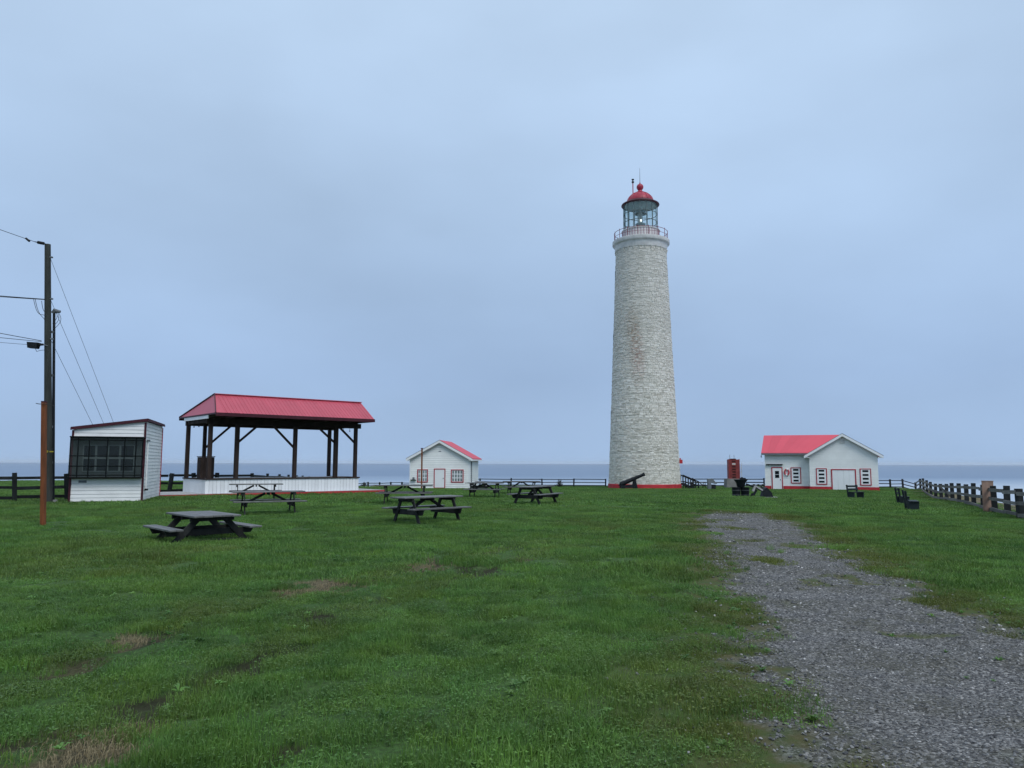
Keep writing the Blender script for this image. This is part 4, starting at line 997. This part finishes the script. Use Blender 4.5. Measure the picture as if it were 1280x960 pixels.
# ------------------------------------------------------------------ benches with backs
def park_bench(label, L=1.25):
    t_ = thing('park_bench', label, 'bench', group='dark park benches on the right lawn')
    for k in range(3): inst('seat_slat', plank_mesh((L, .12, .035), 'bench'), t_, (0, -.19 + .135 * k, .44))
    for k in range(2): inst('back_slat', plank_mesh((L, .035, .13), 'bench'), t_, (0, .27 + .02 * k, .62 + .20 * k))
    for e in (-1, 1):
        x_ = e * (L / 2 - .12)
        MB().b2((x_ - .045, -.24, -.05), (x_ + .045, -.15, .42)).build('leg', 'bench', t_)
        MB().beam((x_, .20, -.05), (x_, .34, .92), .09, .09).build('rear_post', 'bench', t_)
        MB().b2((x_ - .04, -.25, .33), (x_ + .04, .22, .42)).build('seat_bearer', 'bench', t_)
        MB().b2((x_ - .03, -.22, .08), (x_ + .03, .24, .34)).build('side_panel', 'bench', t_)
    return t_
pb = park_bench('nearest dark park bench on the right lawn, facing the rail fence', 1.5)
put(pb, 17.2, 33.0, 68); pb.scale = (.85, .88, .93)
put(pb, 20.7, 40.6, 72, 'dark park bench just beyond the nearest one, facing the rail fence', (.85, .85, .93))
q_ = P(1070, 619, 52); put(pb, q_.x, 52, 28, 'dark park bench on the grass before the garage door', (.75, 1, 1))

# ------------------------------------------------------------------ fences
def fence(name, label, pts, H=1.2, ph=(.17, .17), rails=(1.02, .60, .18), rh=.13, rt=.045, pm='fence_dark', rm='fence_dark', side=-1, lean=.05, sp=2.4):
    """posts at every point of pts; each rail of each span is its own board"""
    x0, y0 = pts[0]; root = thing(name, label, 'fence', (x0, y0, GZ(x0, y0)))
    base = root.location.copy(); pp = [Vector((x, y, GZ(x, y))) - base for x, y in pts]
    for i, p in enumerate(pp):
        d = (pp[min(i + 1, len(pp) - 1)] - pp[max(i - 1, 0)]); an = math.atan2(d.y, d.x); rot = Matrix.Rotation(an, 3, 'Z') @ Matrix.Rotation(random.uniform(-lean, lean), 3, 'Y') @ Matrix.Rotation(random.uniform(-lean, lean) * .6, 3, 'X')
        hh = H * random.uniform(.95, 1.04)
        MB().box(p + rot @ Vector((0, 0, hh / 2 - .15)), (ph[0], ph[1], hh + .3), rot).build('post', pm, root)
    for a, b_ in zip(pp[:-1], pp[1:]):
        d = (b_ - a); nrm = Vector((d.y, -d.x, 0)).normalized() * side * -1; off = nrm * (ph[1] / 2 + rt / 2 + .004); du = d.normalized()
        for r_ in rails:
            e0, e1 = random.uniform(-.035, .035), random.uniform(-.035, .035)
            MB().beam(a + off + Vector((0, 0, r_ + e0)) - du * .02, b_ + off + Vector((0, 0, r_ + e1)) + du * .01, rt, rh * random.uniform(.85, 1.1)).build('rail', rm, root)
    return root
def resample(pts, sp):
    o = [pts[0]]; acc = 0
    for (ax, ay), (bx_, by_) in zip(pts[:-1], pts[1:]):
        L = math.hypot(bx_ - ax, by_ - ay); n = max(1, round(L / sp))
        for k in range(1, n + 1): o.append((ax + (bx_ - ax) * k / n, ay + (by_ - ay) * k / n))
    return o
def px_at(u, Y): q_ = P(u, 600, Y); return (q_.x, Y)
fence('rail_fence', 'dark rail fence running past the pole and hut on the left, to behind the stage',
      resample([(-30.5, 30.0), px_at(-50, 32.0), px_at(20, 33)], 2.4) + [px_at(86, 34.5), px_at(135, 37.5), px_at(175, 41), px_at(212, 43.8), px_at(243.7, 44.6), px_at(271, 46.6), px_at(316, 50), px_at(333, 55), px_at(349, 62)] +
      resample([px_at(349, 62), px_at(395, 78)], 3.2)[1:], side=1, rails=(1.0, .58, .17), lean=.11)
fence('rail_fence', 'very low dark fence of short posts between the stage and the small house',
      resample([px_at(446, 93), px_at(516, 96)], 1.4), H=.55, rails=(.42, .18), side=1, rh=.09)
fence('rail_fence', 'low dark rail fence along the cliff edge behind the small house, to the lighthouse',
      resample([px_at(518, 97), px_at(600, 97), px_at(757, 95)], 4.0), H=1.05, rails=(.92, .55, .2), side=1, rh=.10)
fence('rail_fence', 'dark rail fence between the lighthouse and the outbuilding on the right',
      resample([px_at(866, 95), px_at(955, 93)], 4.2), H=1.15, rails=(1.0, .60, .22), side=1, rh=.12, lean=.0)
fence('rail_fence', 'short far rail fence from the outbuilding to the corner at right',
      resample([px_at(1097, 93), px_at(1144, 93)], 1.55), H=1.05, rails=(.9, .5, .12), side=1, rh=.10)
rp_ = [px_at(1144, 93), px_at(1150, 82), px_at(1154, 72), px_at(1158, 65), px_at(1163, 60), px_at(1168.5, 56), px_at(1175.5, 52.5), px_at(1182, 50), px_at(1189.5, 47.5), px_at(1197.5, 45), px_at(1207, 42), px_at(1215.5, 39.5),
       px_at(1227, 36), px_at(1241.5, 32.8), px_at(1257, 30.6), px_at(1273, 28.6)]
fence('rail_fence', 'weathered grey rail fence with dark posts running along the right edge', rp_ + [(19.6, 26.8), (19.9, 24.6), (20.2, 22.4)], H=1.15, ph=(.20, .20), rails=(.95, .58, .16), rm='fence_grey', side=-1, rh=.14)
fx_, fy_ = px_at(1232.3, 33.4); fb = thing('plywood_board', 'tall weathered tan plywood board fixed upright to the right fence', 'board', (fx_, fy_, GZ(fx_, fy_)), R(-8))
MB().box((0, -.12, .62), (.46, .03, 1.36)).build('panel', 'ply', fb); MB().b2((-.24, -.15, 1.30), (.24, -.09, 1.335)).build('top_batten', 'ply', fb)
MB().b2((-.20, -.104, -.2), (-.12, -.03, 1.2)).build('post', 'fence_dark', fb)
# loose prop leaning on the fence
a_ = px_at(1178, 49.4); q0 = Vector((a_[0] + .35, a_[1] - .8, GZ(a_[0], a_[1] - .8))); 
tag(MB().beam(q0, q0 + Vector((-.75, .6, 1.0)), .06, .10).build('fence_prop', 'fence_grey'), 'pale diagonal plank propping the weathered fence on the right', 'plank')

# ------------------------------------------------------------------ utility pole, mast, posts, wires
PY = 32.0
pb_, ptop = P(61, 628, PY), P(59.6, 305.5, PY); pz = GZ(pb_.x, PY)
po = thing('utility_pole', 'tall dark wooden utility pole on the left with guy wires', 'utility pole', (pb_.x, PY, pz))
off = ptop - Vector((pb_.x, PY, pz)); MB().tube((0, 0, -.3), off, .165, .118, 16).build('pole', 'pole', po, True)
def onpole(z): return off * (z / off.z)
MB().tube(onpole(2.15) + Vector((-.02, -.15, 0)), onpole(2.15) + Vector((.06, -.19, 0)), .05, n=8).build('tag', 'yellow', po)
MB().b2((.0, -.19, 2.12), (.16, -.165, 2.17)).build('tag', 'yellow', po)
def sag(a, b_, s_, n=14):
    a, b_ = Vector(a), Vector(b_); return [a.lerp(b_, k / n) - Vector((0, 0, s_ * 4 * (k / n) * (1 - k / n))) for k in range(n + 1)]
loc0 = Vector((pb_.x, PY, pz))
anchor = Vector((-19.6, 40.6, GZ(-19.6, 40.6)))
for i, v in enumerate((323, 375, 425)):
    z_ = P(62, v, PY).z - pz; a = onpole(z_) + Vector((.12, 0, 0)); e = anchor + Vector((-.5 * i, .25 * i, 0)) - loc0
    MB().tube(a, e, .0085, n=5, cap=False).build('guy_wire', 'iron_grey', po)
    MB().box(a + Vector((.02, 0, .05)), (.12, .1, .06)).build('guy_hook', 'iron_grey', po)
# top line with strain insulator
ins_a = P(57, 304.8, PY - .05); ins_b = P(43.5, 302.2, PY - .4)
mbi = MB(); d = (ins_b - ins_a)
for k in range(9): 
    c = ins_a.lerp(ins_b, .15 + .62 * k / 9); mbi.tube(c, c + d.normalized() * .028, .07, .05, 8)
mbi.tube(ins_a, ins_b, .02, n=6)
o = mbi.build('strain_insulator', 'black', po); o.location = -loc0
far_l = P(-420, 126, 22); o = MB().path([p_ - loc0 for p_ in sag(ins_b, far_l, .10)], .012, 5).build('top_wire', 'wire', po)
c = P(34, 299.3, PY - .75) ; o = MB().tube(c + Vector((-.06, 0, .05)), c + Vector((.10, 0, -.08)), .045, n=7).build('line_clamp', 'black', po); o.location = -loc0
for (v0, u1, v1, r_, s_) in ((374, -520, 314, .016, .12), (374.5, -520, 317, .014, .14), (425, -560, 292, .014, .15), (426, -520, 350, .012, .15), (431, -520, 366, .008, .15)):
    a = P(56, v0, PY - .1); e = P(u1, v1, 22)
    if v0 > 420: a = P(52, v0 + 1, PY - .1)
    MB().path([p_ - loc0 for p_ in sag(a, e, s_)], r_, 5).build('service_wire', 'wire', po)
for (u0, v0, u1, v1, dip) in ((42, 374, 57, 395, .45), (44, 374, 56, 400, .30), (52, 376, 57, 392, .20)):
    a, e = P(u0, v0, PY - .15), P(u1, v1, PY - .15); pts = [a.lerp(e, k / 8) + Vector((-.0, 0, -dip * math.sin(PI * k / 8) * (1 - k / 10))) for k in range(9)]
    MB().path([p_ - loc0 for p_ in pts], .011, 5).build('drip_loop', 'wire', po)
# dark lamp box hanging left of the pole
q_ = P(43.5, 431.5, PY - .2); fl = thing('floodlight', 'dark box floodlight hung left of the pole on its bracket', 'floodlight', q_)
MB().prism([(-.28, -.12, .13), (.20, -.12, .10), (.12, -.12, -.15), (-.24, -.12, -.12)], (0, .24, 0)).build('housing', 'black', fl)
MB().tube((.15, 0, .02), (.36, 0, .03), .055, .045, 8).build('socket', 'black', fl); MB().tube((.34, 0, .03), (.50, .08, -.02), .02, n=6).build('arm', 'iron_grey', fl)
MB().path([(.03, 0, -.14), (.10, 0, -.27), (.26, 0, -.22), (.46, .1, -.18)], .01, 5).build('cable', 'wire', fl)
# service mast with weather head
mp_ = P(67.2, 620, PY + .35); mz = GZ(mp_.x, mp_.y); mt_top = P(67.6, 391, PY + .35)
sm = thing('service_mast', 'slim dark conduit mast with curved weather head beside the utility pole', 'mast', (mp_.x, mp_.y, mz))
o_ = mt_top - Vector((mp_.x, mp_.y, mz)); MB().tube((0, 0, -.2), o_, .062, .055, 10).build('conduit', 'black', sm, True)
MB().tube(o_ + Vector((-.05, 0, -.02)), o_ + Vector((.06, 0, .13)), .085, .10, 10).tube(o_ + Vector((.02, 0, .09)), o_ + Vector((.26, 0, .05)), .095, .06, 10).build('weather_head', 'iron_grey', sm, True)
for k in range(3):
    pts = [o_ + Vector((.10 + .04 * k + (.10 + .05 * k) * math.sin(PI * j / 8) - .14 * j / 8, 0, .03 - (.50 + .12 * k) * j / 8)) for j in range(9)]; MB().path(pts, .010, 5).build('drip_loop', 'wire', sm)
for z_ in (1.7, 3.2, 5.4, o_.z - .85, .7): MB().box(o_ * (z_ / o_.z) + Vector((-.14, -.08, 0)), (.30, .06, .10)).build('bracket', 'iron_grey', sm)
MB().box((0, 0, .05), (.22, .2, .18)).build('foot_block', 'slab', sm)

def square_post(u_b, v_b, u_t, v_t, Yd, wd, label):
    b0, t0_ = P(u_b, v_b, Yd), P(u_t, v_t, Yd); gz_ = GZ(b0.x, Yd); t_ = thing('wooden_post', label, 'post', (b0.x, Yd, gz_))
    MB().beam((0, 0, -.2), t0_ - Vector((b0.x, Yd, gz_)), wd, wd, (0, 1, 0)).build('shaft', 'orange', t_); return t_, t0_ - Vector((b0.x, Yd, gz_))
p1, tp = square_post(54.3, 656.5, 55.2, 503, 20.6, .105, 'orange-brown square timber post in front of the utility pole, at left')
MB().box(tp + Vector((0, 0, .015)), (.11, .11, .04)).build('cap', 'maroon', p1)
MB().path([tp + Vector((-.20, -.03, -.03)), tp + Vector((-.08, -.085, -.05)), tp + Vector((.08, -.085, -.05)), tp + Vector((.30, -.02, -.10))], .010, 5).build('wire_tie', 'wire', p1)
p2, tp = square_post(527, 612, 527.5, 561, 70.0, .13, 'thin orange-brown post in front of the small house left window')
MB().box(tp + Vector((0, 0, .03)), (.20, .20, .08)).build('cap', 'maroon', p2)

# ------------------------------------------------------------------ cannon
q_ = P(791, 612, 79.2); cn = thing('cannon', 'black cannon on low carriage pointing up right before the lighthouse foot', 'cannon', (q_.x, 79.2, GZ(q_.x, 79.2)))
rot = Matrix.Rotation(R(-23), 3, 'Y'); o_ = Vector((-1.15, 0, .52))
prof = [(.02, -.34), (.09, -.30), (.07, -.22), (.16, -.16), (.24, -.10), (.25, 0), (.235, .3), (.25, .32), (.25, .38), (.225, .40), (.20, 1.2), (.215, 1.22), (.215, 1.28), (.195, 1.30), (.15, 2.35), (.17, 2.42), (.19, 2.52), (.185, 2.60), (.11, 2.60), (.10, 2.3)]
mb = MB(); vs = []; n = 20
for i in range(n):
    for r_, x_ in prof: vs.append(o_ + rot @ Vector((x_, r_ * math.cos(2 * PI * i / n), r_ * math.sin(2 * PI * i / n))))
k = len(prof); mb.add(vs, [(i * k + j, ((i + 1) % n) * k + j, ((i + 1) % n) * k + j + 1, i * k + j + 1) for i in range(n) for j in range(k - 1)]); mb.build('barrel', 'black', cn, True)
for s_ in (-1, 1):
    MB().prism([(-1.35, s_ * .28, .12), (.45, s_ * .28, .12), (.40, s_ * .28, .40), (.28, s_ * .28, .98), (.12, s_ * .28, .98), (.0, s_ * .28, .45), (-.6, s_ * .28, .42), (-.9, s_ * .28, .30), (-1.3, s_ * .28, .28)], (0, .09 * s_, 0)).build('carriage_cheek', 'black', cn)
    for x_ in (-1.05, .25): MB().tube((x_, s_ * .38, .15), (x_, s_ * .50, .15), .19, n=14).build('wheel', 'black', cn)
for x_ in (-1.05, .25): MB().tube((x_, -.4, .15), (x_, .4, .15), .05, n=8).build('axle', 'black', cn)
MB().b2((-1.3, -.28, .30), (-.75, .28, .40)).build('bed', 'black', cn)

# ------------------------------------------------------------------ red louvred cabinet on plinth
q_ = P(917, 610, 92.0); qz = GZ(q_.x, 92); ca = thing('red_cabinet', 'tall red box with a column of dark openings on a concrete plinth', 'cabinet', (q_.x, 92, qz))
MB().prism([(-.98, -.6, -.2), (.98, -.6, -.2), (.95, -.6, 1.10), (-.92, -.6, 1.10)], (0, 1.3, 0)).build('plinth', 'concrete', ca)
MB().b2((-.58, -.4, 1.10), (.62, .5, 3.38)).build('casing', 'cabinet', ca)
for x_ in (-.60, .64): MB().b2((x_ - .05, -.43, 1.11), (x_ + .05, -.33, 3.42)).build('corner_post', 'cabinet', ca)
MB().b2((-.30, -.44, 1.12), (-.24, -.402, 3.36)).build('upright', 'cabinet', ca); MB().b2((.20, -.44, 1.12), (.26, -.402, 3.36)).build('upright', 'cabinet', ca)
for k in range(7):
    z_ = 1.16 + k * .315
    if k == 5: MB().b2((-.22, -.43, z_ + .02), (.18, -.402, z_ + .20)).build('louvre', 'cap_white', ca)
    else: MB().b2((-.22, -.415, z_), (.18, -.402, z_ + .19)).build('opening', 'cabinet_dark', ca)
MB().b2((-.30, -.42, 3.38), (.26, .4, 3.48)).build('cap', 'cabinet_dark', ca)
for x_ in (-.36, .16): MB().tube((x_, 0, 3.4), (x_, 0, 3.95), .025, n=6).build('aerial', 'iron_grey', ca)
MB().tube((.98, -.1, 1.2), (.98, -.1, 2.9), .03, n=6).build('side_pipe', 'cap_white', ca); MB().b2((.68, -.15, 2.35), (1.0, -.1, 2.40)).b2((.68, -.15, 1.85), (1.0, -.1, 1.90)).build('pipe_clip', 'cap_white', ca)
# info console
q_ = P(890, 613, 78); cz = GZ(q_.x, 78); co_ = thing('information_console', 'grey slanted information console on the grass between lighthouse and outbuilding', 'console', (q_.x, 78, cz))
MB().prism([(-.42, -.25, 0), (-.12, -.25, 0), (-.12, -.25, .70), (.38, -.25, .58), (.40, -.25, .66), (-.02, -.25, 1.12), (-.42, -.25, 1.12)], (0, .5, 0)).build('body', 'iron_grey', co_)
MB().b2((-.10, -.22, 0), (.34, .22, .52)).build('base_box', 'black', co_)
MB().prism([(-.02, -.27, 1.14), (.46, -.27, .62), (.46, -.27, .57), (-.06, -.27, 1.10)], (0, .54, 0)).build('panel', 'concrete', co_)

# ------------------------------------------------------------------ blubber pot on tubs, and old anchor
q_ = P(926, 620.5, 47.2); kz = GZ(q_.x, 47.2)
for i, (dx, lab) in enumerate(((-.27, 'left of two black tubs under the iron pot'), (.27, 'right of two black tubs under the iron pot'))):
    tb = thing('tub', lab, 'tub', (q_.x + dx, 47.2, kz), group='black tubs carrying the pot')
    MB().lathe([(.235, 0), (.262, .52), (.275, .54), (.275, .58), (.245, .58), (.23, .50), (.01, .50)], 20).build('shell', 'black', tb, True)
    for z_ in (.12, .40): ring(.252 + z_ * .02, z_, .012, 20).build('hoop', 'iron_grey', tb)
ktl = thing('iron_pot', 'black flared iron pot standing on two black tubs', 'pot', (q_.x + .02, 47.2, kz + .58))
MB().lathe([(.02, .0), (.20, 0), (.23, .05), (.28, .28), (.40, .43), (.42, .47), (.37, .47), (.25, .30), (.02, .28)], 24).build('bowl', 'black', ktl, True)
MB().tube((.05, -.1, .40), (.05, -.1, .62), .06, .07, 8).box((.1, -.1, .52), (.34, .12, .12)).build('crank', 'black', ktl)
q_ = P(950, 623, 46.6); az_ = GZ(q_.x, 46.6); an = thing('anchor', 'old iron anchor with a broad black fluke lying on a pale slab', 'anchor', (q_.x, 46.6, az_))
def A(px_, py_, y=0.0): 
    w_ = P(px_, py_, 46.6 + y); return w_ - Vector((q_.x, 46.6, az_))
MB().beam(A(932.5, 605), A(944.5, 609.5), .10, .10).build('shank', 'black', an)
MB().beam(A(943.5, 607.5), A(941, 614), .16, .12).build('arm', 'slab', an); MB().beam(A(944.2, 607.5), A(956, 614.5), .12, .09).build('arm', 'slab', an)
MB().beam(A(945, 609.8), A(956, 615.2), .10, .08).build('shank', 'black', an)
mb = MB().beam(A(945.5, 612), A(940.5, 621.5), .12, .12); mb.build('stock', 'black', an); MB().beam(A(941.5, 617), A(939.5, 621.5), .2, .16).build('stock_end', 'black', an)
MB().prism([A(953, 621.5, -.3), A(967, 622, -.3), A(965, 616, -.3), A(959, 609.5, -.3), A(956, 611, -.3), A(954.5, 615.5, -.3)], (0, .5, .0)).build('fluke', 'black', an)
MB().b2((-.62, -.55, -.15), (.95, .5, .04)).build('slab', 'slab', an)

# ------------------------------------------------------------------ bushes
def bush(label, u, Yd, r_, h, seed):
    q_ = P(u, 608, Yd); z_ = GZ(q_.x, Yd); t_ = thing('bush', label, 'bush', (q_.x, Yd, z_)); rr = random.Random(seed); mb = MB(); lf = MB()
    for i in range(70):
        a = rr.uniform(0, 2 * PI); el_ = rr.uniform(.1, 1.5); l_ = r_ * rr.uniform(.5, 1.1)
        e = Vector((math.cos(a) * math.cos(el_) * l_, math.sin(a) * math.cos(el_) * l_, math.sin(el_) * h * rr.uniform(.6, 1.05)))
        m_ = e * .5 + Vector((rr.uniform(-.08, .08), rr.uniform(-.08, .08), .06)); mb.tube((0, 0, 0), m_, .018, .012, 4, False).tube(m_, e, .012, .005, 4, False)
        for j in range(4):
            c = m_.lerp(e, rr.uniform(.2, 1)) + Vector((rr.uniform(-.08, .08), rr.uniform(-.08, .08), rr.uniform(-.05, .05))); s_ = rr.uniform(.03, .06)
            lf.add([c + Vector((rr.uniform(-s_, s_), rr.uniform(-s_, s_), rr.uniform(-s_, s_))) for _ in range(3)], [(0, 1, 2)])
    mb.build('branches', 'twig', t_); f_ = lf.build('foliage', 'twig', t_); f_['kind'] = 'stuff'
bush('round bare twiggy bush by the cliff fence left of the lighthouse', 699.5, 92, .65, 1.05, 5)
bush('small dark bush by the fence at the right end of the stage', 455, 92, .5, .6, 6)

# ------------------------------------------------------------------ longer grass left by the mower round posts, feet and walls
bpy.context.view_layer.update()
sg = []
def seg_local(o, a, b_): p, q = o.matrix_world @ Vector((*a, 0)), o.matrix_world @ Vector((*b_, 0)); sg.append(((p.x, p.y), (q.x, q.y)))
seg_local(hut, (-HW - .05, -.10), (.08, -.10)); seg_local(hut, (.10, 0), (.10, HD)); seg_local(bs, (-2.2, -.36), (10.4, -.36)); seg_local(bs, (-2.28, -.3), (-2.28, 4))
seg_local(sh_, (-W2, -.12), (-.6, -.12)); seg_local(sh_, (.6, -.12), (W2, -.12)); seg_local(ob, (0, -.12), (olx(1038), -.12)); seg_local(ob, (olx(1071), -.12), (MW, -.12)); seg_local(ob, (WX, WY - .12), (olx(963, WY), WY - .12))
for k in range(24):
    a0, a1 = PI * (1 + k / 24), PI * (1 + (k + 1) / 24); rr_ = R0 + .16; sg.append(((cx0 + rr_ * math.cos(a0), LY + rr_ * math.sin(a0)), (cx0 + rr_ * math.cos(a1), LY + rr_ * math.sin(a1))))
ex = []
for (ax, ay), (bx_, by_) in sg:
    n_ = int(math.hypot(bx_ - ax, by_ - ay) * 9) + 1
    for k in range(n_):
        t_ = random.random(); ex.append((ax + (bx_ - ax) * t_ + random.gauss(0, .05), ay + (by_ - ay) * t_ + random.gauss(0, .05), random.uniform(.6, 1.25)))
for o in bpy.data.objects:
    if o.type == 'MESH' and o.parent and o.name.split('.')[0] in ('leg', 'post', 'rear_post', 'shaft', 'pole', 'conduit') and o.parent is not bs:
        bb = [o.matrix_world @ Vector(c_) for c_ in o.bound_box]; lo = sorted(bb, key=lambda c_: c_.z)[:4]; c_ = sum(lo, Vector()) / 4
        for k in range(6 if c_.y < 60 else 3): ex.append((c_.x + random.gauss(0, .09), c_.y + random.gauss(0, .09), random.uniform(.6, 1.2)))
ex = np.array(ex)
scatter('grass_fringe', np.stack([ex[:, 0], ex[:, 1], ground_z(ex[:, 0], ex[:, 1])], 1), np.stack([np.zeros(len(ex)), np.zeros(len(ex)), rng.uniform(0, 6.28, len(ex))], 1), np.stack([ex[:, 2]] * 3, 1), tuft, ('longer grass left standing round posts, table legs and wall feet', 'grass'), np.full(len(ex), .15))

# ------------------------------------------------------------------ haze over the sea
m = bpy.data.materials.new('sea_haze'); m.use_nodes = True; t = m.node_tree; t.nodes.remove(t.nodes['Principled BSDF'])
pv = N(t, 'ShaderNodeVolumePrincipled'); pv.inputs['Density'].default_value = 2.2e-5; pv.inputs['Color'].default_value = (.93, .96, 1.0, 1)
t.links.new(pv.outputs[0], t.nodes['Material Output'].inputs['Volume'])
hz_ = MB().b2((-31000, -900, -31.5), (31000, 26500, 45)).build('haze', m); hz_['kind'] = 'stuff'
